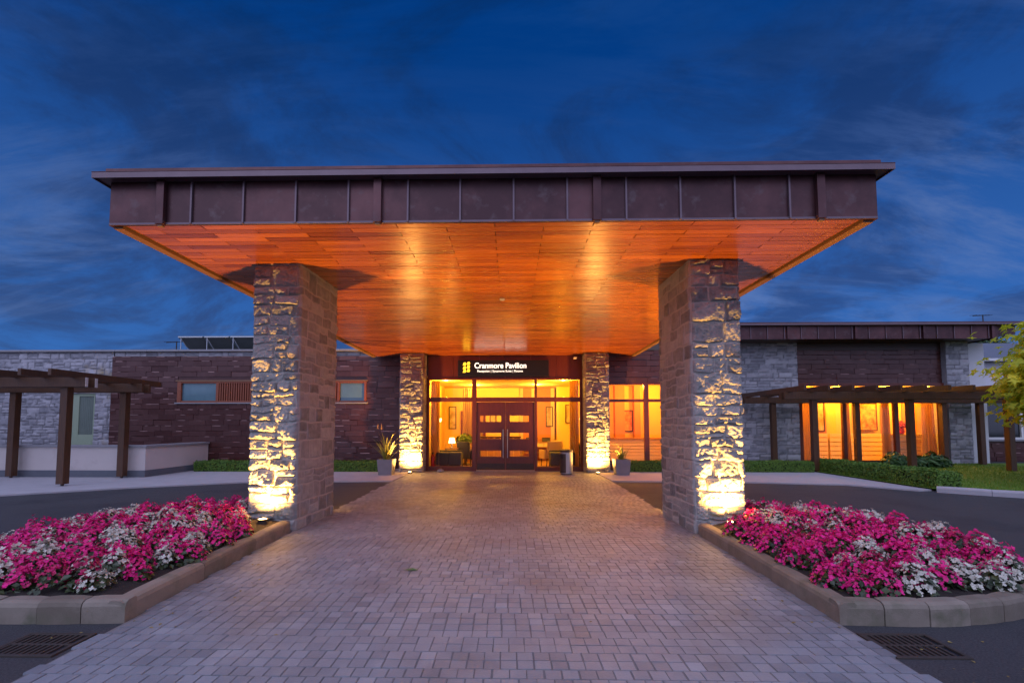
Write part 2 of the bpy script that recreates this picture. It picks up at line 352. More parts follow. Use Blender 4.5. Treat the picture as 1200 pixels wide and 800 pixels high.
def stone_column_mesh(w, d, H, res, seed, relief, side=0.5):
    P = 2 * (w + d); nu = int(P / res); nv = int(H / res)
    us = np.arange(nu) * P / nu; vs = np.linspace(0, H, nv + 1)
    U, V = [a.ravel() for a in np.meshgrid(us, vs)]
    h, tone, m = masonry(U, V, P, H, seed, relief, ch=(0.12, 0.32), cw=(0.16, 0.46), periodic=True)
    # start at front-left corner (-w/2, -d/2) and run +x, +y, -x, -y
    hw, hd = w / 2, d / 2; x = np.empty_like(U); y = np.empty_like(U); nx = np.zeros_like(U); ny = np.zeros_like(U); amp = np.ones_like(U)
    k = U < w; x[k] = -hw + U[k]; y[k] = -hd; ny[k] = -1
    k = (U >= w) & (U < w + d); x[k] = hw; y[k] = -hd + U[k] - w; nx[k] = 1; amp[k] = side
    k = (U >= w + d) & (U < 2 * w + d); x[k] = hw - (U[k] - w - d); y[k] = hd; ny[k] = 1
    k = U >= 2 * w + d; x[k] = -hw; y[k] = hd - (U[k] - 2 * w - d); nx[k] = -1; amp[k] = side
    b = 0.05                                      # round the arrises
    ex = np.clip((np.abs(x) - (hw - b)) / b, 0, 1); ey = np.clip((np.abs(y) - (hd - b)) / b, 0, 1)
    flat = ny != 0
    nx, ny = np.where(flat, np.sign(x) * ex, nx), np.where(flat, ny, np.sign(y) * ey)
    ln = np.sqrt(nx ** 2 + ny ** 2); nx /= ln; ny /= ln
    rr = 0.022 * np.minimum(ex, ey)
    o = h * amp * (1 - 0.72 * np.minimum(ex, 1) * np.minimum(ey, 1)) - rr
    pos = np.stack([x + nx * o, y + ny * o, V], 1)
    i = np.arange(nv)[:, None] * nu; j = np.arange(nu)[None, :]; jn = (j + 1) % nu
    f = np.stack([(i + j).ravel(), (i + jn).ravel(), (i + nu + jn).ravel(), (i + nu + j).ravel()], 1)
    return grid_mesh('stone_column', pos, f, tone, m, 'stone', smooth=False)
def stone_wall(name, x0, x1, z0, z1, y, seed, parent, res=0.04, relief=0.03, holes=(), m='stone_far', ret=0.35, ch=(0.12, 0.26), cw=(0.2, 0.6)):
    """one wall facing -Y with short returns at its ends; holes = list of (x0, x1, z0, z1)"""
    xs = sorted(set([x0, x1] + [h for q in holes for h in q[:2]])); zs = sorted(set([z0, z1] + [h for q in holes for h in q[2:]]))
    def fine(a):
        out = []
        for p, q in zip(a, a[1:]): n = max(1, round((q - p) / res)); out += [p + (q - p) * k / n for k in range(n)]
        return np.array(out + [a[-1]])
    gx, gz = fine(xs), fine(zs); nx, nz_ = len(gx), len(gz)
    U, V = [a.ravel() for a in np.meshgrid(gx, gz)]
    h, tone, mo = masonry(U - x0, V - z0, x1 - x0, z1 - z0, seed, relief, ch=ch, cw=cw)
    pos = np.stack([U, y - h, V], 1)
    cx = (gx[:-1] + gx[1:]) / 2; cz = (gz[:-1] + gz[1:]) / 2; CX, CZ = np.meshgrid(cx, cz); keep = np.ones_like(CX, bool)
    for q in holes: keep &= ~((CX > q[0]) & (CX < q[1]) & (CZ > q[2]) & (CZ < q[3]))
    i = np.arange(nz_ - 1)[:, None] * nx; j = np.arange(nx - 1)[None, :]
    f = np.stack([(i + j).ravel(), (i + j + 1).ravel(), (i + nx + j + 1).ravel(), (i + nx + j).ravel()], 1)[keep.ravel()]
    vs = pos.tolist(); fs = f.tolist(); tn = tone.tolist(); mt = mo.tolist()
    def quad(a, b, c, d):
        o = len(vs); vs.extend([a, b, c, d]); fs.append([o, o + 1, o + 2, o + 3]); tn.extend([0.4] * 4); mt.extend([0] * 4)
    quad((x0, y + ret, z0), (x0, y - .01, z0), (x0, y - .01, z1), (x0, y + ret, z1)); quad((x1, y - .01, z0), (x1, y + ret, z0), (x1, y + ret, z1), (x1, y - .01, z1))
    quad((x0, y - .01, z1), (x1, y - .01, z1), (x1, y + ret, z1), (x0, y + ret, z1)); quad((x1, y + ret, z0), (x0, y + ret, z0), (x0, y + ret, z1), (x1, y + ret, z1))
    for a, b, c, d in holes:
        quad((a, y - .01, c), (a, y + ret, c), (a, y + ret, d), (a, y - .01, d)); quad((b, y + ret, c), (b, y - .01, c), (b, y - .01, d), (b, y + ret, d))
        quad((a, y - .01, d), (a, y + ret, d), (b, y + ret, d), (b, y - .01, d)); quad((a, y + ret, c), (a, y - .01, c), (b, y - .01, c), (b, y + ret, c))
    me = grid_mesh(name, np.array(vs), np.array(fs), np.array(tn), np.array(mt), m)
    o = bpy.data.objects.new(name, me); COL.objects.link(o)
    if parent is not None: o.parent = parent; o.matrix_parent_inverse = Matrix.Translation(parent_world(parent)).inverted()
    return o
def shingles(b, x0, x1, z0, z1, y, holes=(), row=0.195, ln=0.62):
    """lapped metal shingles facing -Y in front of a backing sheet"""
    b.box(x0, x1, y, y + 0.12, z0, z1, 0.1) if not holes else None
    if holes:
        zs = sorted(set([z0, z1] + [h for q in holes for h in q[2:]]))
        for za, zb in zip(zs, zs[1:]):
            cuts = sorted([(q[0], q[1]) for q in holes if q[2] < (za + zb) / 2 < q[3]]); a = x0
            for c0, c1 in cuts: (b.box(a, c0, y, y + .12, za, zb, .1) if c0 > a else None); a = c1
            if a < x1: b.box(a, x1, y, y + .12, za, zb, .1)
    z = z0; k = 0
    while z < z1 - 0.02:
        zt = min(z + row, z1); x = x0 - rnd.uniform(0, ln); k += 1
        while x < x1:
            a, c = max(x, x0), min(x + ln * rnd.uniform(0.9, 1.1), x1); x = x + ln * 1.0 if c - x <= 0 else c
            segs = [(a + 0.004, c - 0.004)]
            for q in holes:
                if q[2] < zt - 0.01 and q[3] > z + 0.01:
                    ns = []
                    for s0, s1 in segs:
                        if q[1] <= s0 or q[0] >= s1: ns.append((s0, s1)); continue
                        if q[0] > s0: ns.append((s0, q[0]))
                        if q[1] < s1: ns.append((q[1], s1))
                    segs = ns
            for s0, s1 in segs:
                if s1 - s0 < 0.03: continue
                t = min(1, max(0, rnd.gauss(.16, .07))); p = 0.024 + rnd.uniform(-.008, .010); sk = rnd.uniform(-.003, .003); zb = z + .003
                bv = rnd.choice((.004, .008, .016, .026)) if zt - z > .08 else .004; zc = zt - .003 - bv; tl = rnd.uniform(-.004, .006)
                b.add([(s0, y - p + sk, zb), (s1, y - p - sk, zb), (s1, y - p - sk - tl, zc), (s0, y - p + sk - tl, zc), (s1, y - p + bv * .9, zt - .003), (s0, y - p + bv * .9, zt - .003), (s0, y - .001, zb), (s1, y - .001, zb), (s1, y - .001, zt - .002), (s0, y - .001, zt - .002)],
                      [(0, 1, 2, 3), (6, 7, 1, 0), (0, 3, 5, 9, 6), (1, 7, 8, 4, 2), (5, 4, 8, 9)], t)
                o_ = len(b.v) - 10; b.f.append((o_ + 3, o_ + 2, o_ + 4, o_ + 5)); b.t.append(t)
                for _ in range(rnd.choice((0, 0, 1, 1, 2))):           # pale dashes on the upper edge: sky-lit flecks put into the tone
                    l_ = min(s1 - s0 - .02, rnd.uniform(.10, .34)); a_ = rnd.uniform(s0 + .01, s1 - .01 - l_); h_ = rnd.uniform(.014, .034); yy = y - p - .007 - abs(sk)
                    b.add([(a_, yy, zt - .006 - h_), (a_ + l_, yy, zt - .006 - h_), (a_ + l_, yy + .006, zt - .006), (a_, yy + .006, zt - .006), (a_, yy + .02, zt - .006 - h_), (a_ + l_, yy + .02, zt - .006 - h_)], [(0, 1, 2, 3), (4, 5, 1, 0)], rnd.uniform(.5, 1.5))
        z = zt
def poly(b, pts, z, tone=0.5):
    return b.add([(x, y, z) for x, y in pts], [tuple(range(len(pts)))], tone)
def inside(x, y, P):
    c = False
    for (a, b), (d, e) in zip(P, P[1:] + P[:1]):
        if (b > y) != (e > y) and x < (d - a) * (y - b) / (e - b) + a: c = not c
    return c
def smooth_path(P, n=6):
    out = []
    for i in range(len(P) - 1):
        p0, p1, p2, p3 = (Vector(P[max(0, min(len(P) - 1, k))]) for k in (i - 1, i, i + 1, i + 2))
        for k in range(n):
            t = k / n; out.append(tuple(0.5 * ((2 * p1) + (p2 - p0) * t + (2 * p0 - 5 * p1 + 4 * p2 - p3) * t * t + (3 * p1 - p0 - 3 * p2 + p3) * t ** 3)))
    return out + [tuple(P[-1])]
def kerb_run(b, path, length, w=0.14, h=0.17, side=1, z=0.0):
    """kerb stones laid end to end along path; the body lies to the left (side=1) or right of it"""
    P = [Vector((x, y, 0)) for x, y in path]; seg = [(q - p).length for p, q in zip(P, P[1:])]; tot = sum(seg); n = max(1, round(tot / length))
    def at(s):
        s = min(max(s, 0), tot)
        for p, q, l in zip(P, P[1:], seg):
            if s <= l + 1e-9: return p + (q - p) * (s / max(l, 1e-6)), (q - p).normalized()
            s -= l
        return P[-1], (P[-1] - P[-2]).normalized()
    prof = [(0, -0.05), (0.0, h - 0.045), (0.012, h - 0.016), (0.04, h), (w - 0.012, h + 0.003), (w, h - 0.012), (w, -0.05)]
    for k in range(n):
        s0, s1 = tot * k / n + 0.004, tot * (k + 1) / n - 0.004; m = 4; vs = []; t = rnd.random(); dz = rnd.uniform(-.004, .004); dl = rnd.uniform(-.004, .004)
        for q in range(m + 1):
            p, d = at(s0 + (s1 - s0) * q / m); nrm = Vector((-d.y, d.x, 0)) * side
            e = 0.006 if q in (0, m) else 0
            for a, zz_ in prof: vs.append(p + nrm * (a + dl + (e if a < w / 2 else -e)) + Vector((0, 0, z + zz_ + dz - (e if zz_ > 0 else 0))))
        c = len(prof); fs = [(q * c + i, q * c + i + 1, (q + 1) * c + i + 1, (q + 1) * c + i) for q in range(m) for i in range(c - 1)]
        fs += [tuple(range(c)), tuple(range(m * c + c - 1, m * c - 1, -1))]
        b.add(vs, fs, t)
def leaf_card(b, p, nrm, size, tone=None, asp=1.6, fold=0.15):
    nrm = Vector(nrm).normalized(); a = nrm.orthogonal().normalized(); a.rotate(Matrix.Rotation(rnd.uniform(0, 6.28), 3, nrm)); c = nrm.cross(a)
    p = Vector(p); s = size
    b.add([p - a * s * asp / 2, p + c * s / 2 + nrm * s * fold, p + a * s * asp / 2, p - c * s / 2 + nrm * s * fold], [(0, 1, 2), (0, 2, 3)], rnd.random() if tone is None else tone)

# ================================================================== GROUND
b = MB(); poly(b, [(-400, -60), (400, -60), (400, 700), (-400, 700)], -0.06); struct(b.build('ground', M['ground']))
b = MB(); poly(b, [(-40, -25), (40, -25), (40, 30), (-40, 30)], -0.012); struct(b.build('road', M['asphalt']))
PAVE = [(-2.60, -4.0), (-2.78, 3.82), (-2.95, 7.0), (-3.02, 11), (-3.12, 15.75), (-2.62, 16.45), (2.62, 16.45), (3.08, 15.75), (3.0, 11), (2.90, 7.0), (2.79, 3.85), (2.62, -4.0)]
b = MB(); poly(b, PAVE, -0.0025); struct(b.build('paving_bed', M['sand']))
# granite setts, every one cut and laid with its own tilt and tone; worn bands have tight joints
b = MB(); g = random.Random(5)
sx, sy = 0.108, 0.113
def band(y): return any(abs(y - c) < 0.20 for c in (2.42, 3.52, 4.68, 5.82, 6.92, 8.05))
y = -3.9; r = 0; off = 0
while y < 16.35:
    off = (off + (0.5 if g.random() < 0.55 else 0.0) * sx) % sx + g.uniform(-.004, .004); worn = band(y + sy / 2)
    x = -3.3 + off
    while x < 3.3:
        cxx, cyy = x + sx / 2, y + sy / 2
        if y > 1.2 and inside(cxx, cyy, PAVE):
            lim = 2.78 + (cyy - 3.85) * 0.0275
            wj = worn and abs(cxx) < lim - 0.55 - 0.15 * math.sin(cyy * 7)
            gp = 0.0025 if wj else g.uniform(0.003, 0.006); ch = 0.002 if wj else g.uniform(0.002, 0.0042)
            zt = g.uniform(-.0012, .0012); t1, t2 = g.uniform(-.006, .006), g.uniform(-.006, .006)
            jx, jy = g.uniform(-.003, .003), g.uniform(-.003, .003)
            x0, x1, y0, y1 = x + gp / 2 + jx, x + sx - gp / 2 + jx, y + gp / 2 + jy, y + sy - gp / 2 + jy
            vs = [(x0, y0, -0.012), (x1, y0, -0.012), (x1, y1, -0.012), (x0, y1, -0.012)]
            for px, py in ((x0 + ch, y0 + ch), (x1 - ch, y0 + ch), (x1 - ch, y1 - ch), (x0 + ch, y1 - ch)): vs.append((px, py, 0.004 + zt + t1 * (px - cxx) + t2 * (py - cyy)))
            tone = min(1, max(0, g.gauss(0.5, 0.09 if wj else 0.17) + (0.4 if g.random() < 0.02 and not wj else 0)))
            track = sum(math.exp(-((cxx - q) / .24) ** 2) for q in (-1.05, .75)); tone = max(0, tone - .16 * track * (.7 + .3 * math.sin(cyy * 1.7 + cxx)) - .22 * max(0, min(1, (abs(cxx) - 2.45) / .35)))
            b.add(vs, [(4, 5, 6, 7), (0, 1, 5, 4), (1, 2, 6, 5), (2, 3, 7, 6), (3, 0, 4, 7)], tone)
        x += sx
    y += sy; r += 1
struct(b.build('paving', M['sett']))
# pale walkway along the buildings, a flush concrete sheet with a real edge
WL = [(-3.06, 13.3), (-7.0, 12.95), (-9.2, 11.75), (-10.96, 10.40), (-14, 7.9), (-20, 3.5), (-28, 0), (-32, 4), (-24, 14), (-24, 17.0), (-2.7, 17.0), (-3.0, 15.8)]
WR = [(3.04, 13.4), (6.65, 13.2), (8.9, 12.75), (9.9, 11.62), (10.25, 11.7), (10.3, 19.5), (2.7, 19.5), (3.0, 15.8)]
for q, nm in ((WL, 'walkway'), (WR, 'walkway')):
    b = MB(); n = len(q)
    b.add([(x, y, 0.022) for x, y in q] + [(x, y, -0.04) for x, y in q], [tuple(range(n)) if q is WR else tuple(reversed(range(n)))] + [(i, (i + 1) % n, n + (i + 1) % n, n + i) for i in range(n)], 0.5)
    struct(b.build(nm, M['concrete']))
# lawn at the right: soil sheet and blades
LAWN = [(10.3, 11.35), (11.25, 10.72), (12.6, 10.0), (14.5, 9.3), (18, 8.6), (30, 8.0), (34, 20), (10.3, 19.4)]
b = MB(); poly(b, LAWN, 0.05); struct(b.build('lawn', M['grass']))
b = MB(); g = random.Random(8)
k = 0
while k < 26000:
    x, y = g.uniform(10.3, 19), g.uniform(9.2, 19.4)
    if not inside(x, y, LAWN): continue
    k += 1; hh = g.uniform(0.03, 0.075); a = g.uniform(0, 6.28); dx, dy = math.cos(a) * .007, math.sin(a) * .007; lx, ly = g.uniform(-.03, .03), g.uniform(-.03, .03)
    b.add([(x - dx, y - dy, .05), (x + dx, y + dy, .05), (x + lx, y + ly, .05 + hh)], [(0, 1, 2)])
struct(b.build('grass', M['grass']), 'stuff')
b = MB(); kerb_run(b, smooth_path([(10.15, 11.45), (11.2, 10.6), (12.6, 9.88), (14.5, 9.16), (18, 8.46), (24, 8.1)]), 0.9, w=0.13, h=0.13, side=1); struct(b.build('lawn_kerb', M['concrete']))

# ---- the two flower islands: kerbs, soil, bedding plants
BR = [(2.89, 6.97), (2.79, 3.86), (3.60, 3.85), (4.35, 4.02), (5.00, 4.42), (5.42, 5.05), (5.52, 5.85), (5.25, 6.75), (4.65, 7.65), (3.62, 8.25)]
BL = [(-x * (1.0 if i < 3 else 1.03), y - (0.1 if 1 < i < 7 else 0)) for i, (x, y) in enumerate(BR)]; BL[0] = (-2.97, 7.03); BL[1] = (-2.79, 3.78); BL[2] = (-3.7, 3.74); BL[3] = (-4.35, 3.80)
for P, side in ((BR, 1), (BL, -1)):
    b = MB(); sd = side
    kerb_run(b, [P[0], P[1]], 0.98, side=sd, h=0.165)
    kerb_run(b, smooth_path([P[1]] + P[2:])[0:], 0.34, side=sd, h=0.165)
    struct(b.build('island_kerb', M['kerb']))
    # soil mound, raised toward the middle
    Q = [P[0], P[1]] + smooth_path([P[1]] + P[2:], 5)[1:] + [(P[0][0] * 1.05, 7.6)]
    cx_, cy_ = sum(p[0] for p in Q) / len(Q), 5.9
    b = MB(); rings = [(0.975, 0.10), (0.9, 0.14), (0.65, 0.21), (0.3, 0.25)]; n = len(Q); vs = []
    for sc, zc in rings: vs += [(cx_ + (x - cx_) * sc, cy_ + (y - cy_) * sc, zc + rnd.uniform(-.008, .008)) for x, y in Q]
    vs.append((cx_, cy_, 0.26)); fs = []
    for q in range(3): fs += [(q * n + i, q * n + (i + 1) % n, (q + 1) * n + (i + 1) % n, (q + 1) * n + i) for i in range(n)]
    fs += [(3 * n + i, 3 * n + (i + 1) % n, 4 * n) for i in range(n)]
    if side == -1: fs = [tuple(reversed(f)) for f in fs]
    b.add(vs, fs, 0.5); struct(b.build('bed_soil', M['soil'], smooth=True))

# ================================================================== STONE COLUMNS
COLS = [('left', -3.265, 7.74, 0.735, 1.40, 4.0, 0.0125, 21, 'tall stone column rising from the left flower bed'),
        ('right', 3.215, 7.67, 0.735, 1.40, 4.0, 0.0125, 47, 'tall stone column rising from the right flower bed'),
        ('left', -3.08, 16.15, 0.80, 0.62, 3.975, 0.02, 63, 'smaller stone column between the copper shingle wall and the lit lobby window'),
        ('right', 3.10, 16.15, 0.80, 0.62, 3.975, 0.02, 85, 'smaller stone column behind the litter bin, right of the entrance doors')]
for sd, x, y, w, d, h, res, seed, lab in COLS:
    me = stone_column_mesh(w, d, h - 0.02, res, seed, 0.060 if res < .015 else 0.055, 0.20)
    o = bpy.data.objects.new('stone_column', me); COL.objects.link(o); o.location = (x, y, 0); o.rotation_euler = (0, 0, (R(-2.4) if x < 0 else R(1.6)) if y < 10 else 0)
    tag(o, lab, 'column', 'stone columns holding up the entrance canopy')
# ground uplights
WARM = (1.0, 0.47, 0.095)
UPS = [(-3.28, 6.79, 0.16, 'uplight half hidden in flowers before the left stone column', 1.0), (3.27, 6.72, 0.16, 'glowing uplight in the right flower bed before the stone column', 1.0),
       (-3.22, 8.70, 0.0, 'ground uplight behind the left front stone column', 0.85), (3.20, 8.62, 0.0, 'ground uplight behind the right front stone column', 0.85),
       (-3.02, 15.44, 0.0, 'ground uplight before the stone column left of the entrance doors', 1.7), (3.02, 15.44, 0.0, 'ground uplight before the stone column right of the entrance doors', 1.7)]
for x, y, z, lab, k in UPS:
    t = thing('ground_uplight', lab, 'lamp', (x, y, z), 'uplights at the feet of the stone columns')
    part('housing', 'metal_dark', t, lambda b: b.lathe((x, y, z - 0.01), [(0.062, 0), (0.062, 0.055), (0.074, 0.060), (0.074, 0.072), (0.060, 0.072), (0.058, 0.062)], 20))
    part('lens', 'lens', t, lambda b: b.lathe((x, y, z), [(0.054, 0.052), (0.054, 0.059), (0.030, 0.066), (0.004, 0.068)], 20), smooth=True)
    back = 1 if 8 < y < 9 else -1
    lo = lamp('uplight_lamp', 'SPOT', (x, y, z + 0.085), UP_W * k, WARM, t, 0.025, spot_size=R(158 if y > 15 else 142), spot_blend=1.0)
    lo.rotation_euler = (R(180 - back * -6), 0, 0)

# ================================================================== ENTRANCE CANOPY
can = thing('entrance_canopy', 'broad flat canopy with brown copper fascia and orange timber soffit over the drive', 'canopy', (0, 5.6, 0))
CW, CF, CB, SZ = 4.6, 5.6, 16.62, 3.975
b = MB(); yb = CF + 0.03; r = 0; g = random.Random(3)
while yb < CB - 0.02:                              # staggered cedar boards under the canopy
    y1 = min(yb + 0.128, CB); x = -CW + 0.16 - (0.6 if r % 2 else 0.0) - 0.27
    while x < CW - 0.16:
        a, c = max(x, -CW + 0.16), min(x + 1.2, CW - 0.16)
        if c - a > 0.05:
            z0 = SZ + g.uniform(-.0015, .0015); tx = g.uniform(-.0011, .0011); t = min(1, max(0, g.gauss(.52, .20)))
            vs = [(a + .005, yb + .003, z0 - tx), (c - .005, yb + .003, z0 - tx), (c - .005, y1 - .003, z0 + tx), (a + .005, y1 - .003, z0 + tx)]
            b.add(vs + [(q[0], q[1], SZ + .02) for q in vs], [(3, 2, 1, 0), (0, 1, 5, 4), (1, 2, 6, 5), (2, 3, 7, 6), (3, 0, 4, 7)], t)
        x += 1.2
    yb = y1; r += 1
b.build('soffit', M['soffit'], can)
part('soffit_backing', 'black', can, lambda b: b.box(-CW + .1, CW - .1, CF + .02, CB - .01, SZ + .022, SZ + .05))
for s in (-1, 1):
    a, c = sorted((s * (CW - 0.13), s * (CW - 0.015)))
    part('edge_trim', 'trim_wood', can, lambda b: [b.box(a, c, CF + .03 + k * 2.4, min(CF + .03 + (k + 1) * 2.4 - .004, CB), SZ - .035, SZ + .03) for k in range(5)], bevel=.004)
FZ0, FZ1 = 3.968, 4.515
seams = [-1.3 * 3 + .02 + .36 - 2.6 + 2.6]
fr = part('front_fascia', 'copper', can, lambda b: [b.box(x0 + .001, x1 - .001, CF - .012 - rnd.uniform(0, .004), CF + .02, FZ0, FZ1, rnd.random()) for x0, x1 in zip([-CW, -3.95, -3.59, -2.95, -2.31, -1.67, -1.31, -.95, -.32, .32, .96, 1.31, 1.66, 2.30, 2.94, 3.58, 3.93], [-3.95, -3.59, -2.95, -2.31, -1.67, -1.31, -.95, -.32, .32, .96, 1.31, 1.66, 2.30, 2.94, 3.58, 3.93, CW])])
for x in (-3.59, -2.95, -2.31, -1.67, -.95, -.32, .32, .96, 1.66, 2.30, 2.94, 3.58): part('standing_seam', 'copper_light', fr, lambda b: b.box(x - .011, x + .011, CF - .042, CF - .012, FZ0 + .004, FZ1 - .01), bevel=.003)
part('bottom_flange', 'copper_light', fr, lambda b: [b.box(x0 + .003, x1 - .003, CF - .030, CF - .017, FZ0 - .004, FZ0 + .022) for x0, x1 in zip((-4.6, -3.9, -1.26, 1.36), (-4.0, -1.36, 1.26, 3.88))] + [b.box(3.98, 4.6, CF - .030, CF - .017, FZ0 - .004, FZ0 + .022)], bevel=.003)
for x in (-3.95, -1.31, 1.31, 3.93):
    part('fascia_batten', 'copper', can, lambda b: [b.box(x - .048, x + .048, CF - .075, CF - .016, FZ0 - .012, FZ1 - .005), b.box(x - .056, x + .056, CF - .066, CF - .014, FZ0 + .015, FZ0 + .03)], bevel=.006)
    part('drip_clip', 'trim_wood', can, lambda b: b.box(x - .03, x + .03, CF - .06, CF - .01, FZ0 - .035, FZ0 - .013), bevel=.004)
for s in (-1, 1):
    f = part('side_fascia', 'copper', can, lambda b: [b.box(*sorted((s * CW, s * (CW + .02))), CF + .002 + k * .64, min(CF + (k + 1) * .64, CB), FZ0 + .002, FZ1 - .004, rnd.random()) for k in range(18)])
    for k in range(1, 17): part('standing_seam', 'copper_light', f, lambda b: b.box(*sorted((s * (CW + .02), s * (CW + .045))), CF + k * .64 - .011, CF + k * .64 + .011, FZ0 + .006, FZ1 - .01), bevel=.003)
def lip(b):
    x, f = CW + .105, CF - .155
    b.box(-x, x, f, CB, FZ1 - .012, FZ1 - .002)                 # drip soffit
    b.box(-x, x, f - .012, f, FZ1 - .030, FZ1 + .036)           # front upstand
    for s in (-1, 1): b.box(*sorted((s * x, s * (x + .012))), f - .012, CB, FZ1 - .030, FZ1 + .036)
part('roof_edge', 'copper_light', can, lip)
part('roof_capping', 'copper', can, lambda b: [b.box(-CW - .12, CW + .12, CF - .17, CB, FZ1 + .038, FZ1 + .048), b.box(-CW - .03, CW + .03, CF - .075, CB, FZ1 + .049, FZ1 + .132)], bevel=.004)
part('roof_deck', 'membrane', can, lambda b: b.box(-CW + .03, CW - .03, CF + .05, CB - .02, FZ1 - .06, FZ1 - .02))
part('soffit_sensor', 'plastic', can, lambda b: b.lathe((.12, 9.1, SZ - .03), [(.012, 0), (.04, .008), (.055, .028), (.055, .034)], 16), smooth=True)

can.location.x = -0.045

# ================================================================== ENTRANCE HALL
hall = thing('entrance_hall', 'glazed entrance hall with red timber frames and warm lit lobby under the canopy', 'building', (0, 16.6, 0))
EY = 16.5
XL, XR, PX = -2.66, 6.75, 3.12        # hall left, right end, partition
# solid shell
part('lobby_floor', 'in_floor', hall, lambda b: b.box(XL - .1, XR, EY + .06, 23, -.02, 0.012))
part('lobby_ceiling', 'in_ceiling', hall, lambda b: b.box(XL - .1, XR, EY + .12, 23, 3.22, 3.30))
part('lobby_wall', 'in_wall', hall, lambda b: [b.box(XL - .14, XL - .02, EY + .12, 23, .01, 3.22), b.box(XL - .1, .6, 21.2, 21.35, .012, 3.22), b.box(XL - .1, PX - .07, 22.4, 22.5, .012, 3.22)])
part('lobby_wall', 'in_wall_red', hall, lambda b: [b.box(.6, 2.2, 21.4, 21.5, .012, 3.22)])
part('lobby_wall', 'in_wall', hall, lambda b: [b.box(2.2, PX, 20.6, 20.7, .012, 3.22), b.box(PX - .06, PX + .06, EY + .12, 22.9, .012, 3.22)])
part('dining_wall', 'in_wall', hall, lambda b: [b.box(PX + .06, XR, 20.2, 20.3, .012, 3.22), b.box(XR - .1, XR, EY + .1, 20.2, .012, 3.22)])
part('chimney_breast', 'in_wall_red', hall, lambda b: [b.box(4.55, 4.95, 19.9, 20.198, .012, 3.22), b.box(5.35, 5.6, 19.9, 20.198, .012, 3.22)])
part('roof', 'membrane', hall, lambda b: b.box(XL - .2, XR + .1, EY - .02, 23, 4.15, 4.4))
part('header_panel', 'mahogany', hall, lambda b: [b.box(XL + .02 + k * .893, XL + .02 + (k + 1) * .893 - .006, EY - .04, EY + .1, 3.19, 3.972) for k in range(6)], bevel=.004)
# frame
def frm(b):
    for x0, x1 in ((-2.70, -2.59), (-1.10, -.95), (1.05, 1.14), (2.61, 2.70)): b.box(x0, x1, EY - .07, EY + .08, .0, 3.19)
    for x0, x1 in ((-2.59, -1.10), (-.95, 1.05), (1.14, 2.61)):
        b.box(x0, x1, EY - .06, EY + .075, 3.13, 3.189); b.box(x0, x1, EY - .06, EY + .075, 2.37, 2.52)
    for x0, x1 in ((-2.59, -1.10), (1.14, 2.61)): b.box(x0, x1, EY - .065, EY + .078, .0, .15)
part('door_frame', 'mahogany', hall, frm, bevel=.006)
for x0, x1, z0, z1 in ((-2.59, -1.10, .15, 2.37), (1.14, 2.61, .15, 2.37)):
    part('side_light', 'glass', hall, lambda b: b.box(x0, x1, EY - .005, EY + .005, z0, z1))
for x0, x1 in ((-2.59, -1.10), (-.95, 1.05), (1.14, 2.61)):
    part('transom_light', 'glass', hall, lambda b: b.box(x0, x1, EY - .005, EY + .005, 2.52, 3.13))
def door(x0, x1, hx):
    SL = [(.49, .69), (1.09, 1.30), (1.68, 1.89)]; a, c = (x0 + .12, x1 - .15) if hx > (x0 + x1) / 2 else (x0 + .15, x1 - .19)
    def leaf(b):
        b.box(x0, a, EY - .035, EY + .035, .03, 2.36); b.box(c, x1, EY - .035, EY + .035, .03, 2.36)
        zs = [.03] + [q for s in SL for q in s] + [2.36]
        for k in range(0, len(zs), 2): b.box(a, c, EY - .034, EY + .034, zs[k], zs[k + 1])
    d = part('door', 'mahogany', hall, leaf, bevel=.004)
    for z0, z1 in SL:
        part('door_pane', 'glass', d, lambda b: b.box(a, c, EY - .006, EY + .006, z0, z1))
    part('kick_plate', 'metal_dark', d, lambda b: b.box(x0 + .03, x1 - .03, EY - .041, EY - .036, .05, .26), bevel=.001)
    part('handle', 'metal_grey', d, lambda b: [b.cyl((hx, EY - .10, .45), (hx, EY - .10, 1.42), .016, n=12), b.cyl((hx, EY - .10, .60), (hx, EY - .03, .60), .01, n=8), b.cyl((hx, EY - .10, 1.27), (hx, EY - .03, 1.27), .01, n=8)], smooth=False)
door(-.945, .050, -.03); door(.052, 1.045, .12)
part('threshold', 'metal_grey', hall, lambda b: b.box(-.95, 1.05, EY - .12, EY + .08, .004, .022), bevel=.003)
part('jamb_panel', 'mahogany', hall, lambda b: b.box(-3.5, -2.702, EY - .03, EY + .095, 0, 4.1)); part('jamb_panel', 'mahogany', hall, lambda b: b.box(2.703, 3.515, EY - .03, EY + .095, 0, 4.1))
# window wall right of the column
hw = part('window_frame', 'mahogany', hall, lambda b: [b.box(x0, x1, EY + .02, EY + .14, .28, 3.02) for x0, x1 in ((3.52, 3.62), (4.82, 4.98), (6.3, 6.42))] + [b.box(x0, x1, EY + .025, EY + .135, z0, z1) for x0, x1 in ((3.62, 4.82), (4.98, 6.3)) for z0, z1 in ((.28, .36), (2.36, 2.46), (2.96, 3.02))], bevel=.005)
for x0, x1 in ((3.62, 4.82), (4.98, 6.3)):
    for z0, z1 in ((.36, 2.36), (2.46, 2.96)):
        part('window_pane', 'glass', hw, lambda b: b.box(x0, x1, EY + .07, EY + .08, z0, z1))
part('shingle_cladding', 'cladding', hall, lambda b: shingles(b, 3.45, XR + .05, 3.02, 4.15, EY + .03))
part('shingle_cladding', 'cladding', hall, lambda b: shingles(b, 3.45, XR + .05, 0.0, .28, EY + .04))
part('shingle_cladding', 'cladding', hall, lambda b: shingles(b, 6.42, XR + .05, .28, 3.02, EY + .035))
part('outer_wall', 'stone_far', hall, lambda b: b.box(XR + .001, XR + .12, EY + .2, 21, 0, 4.15))
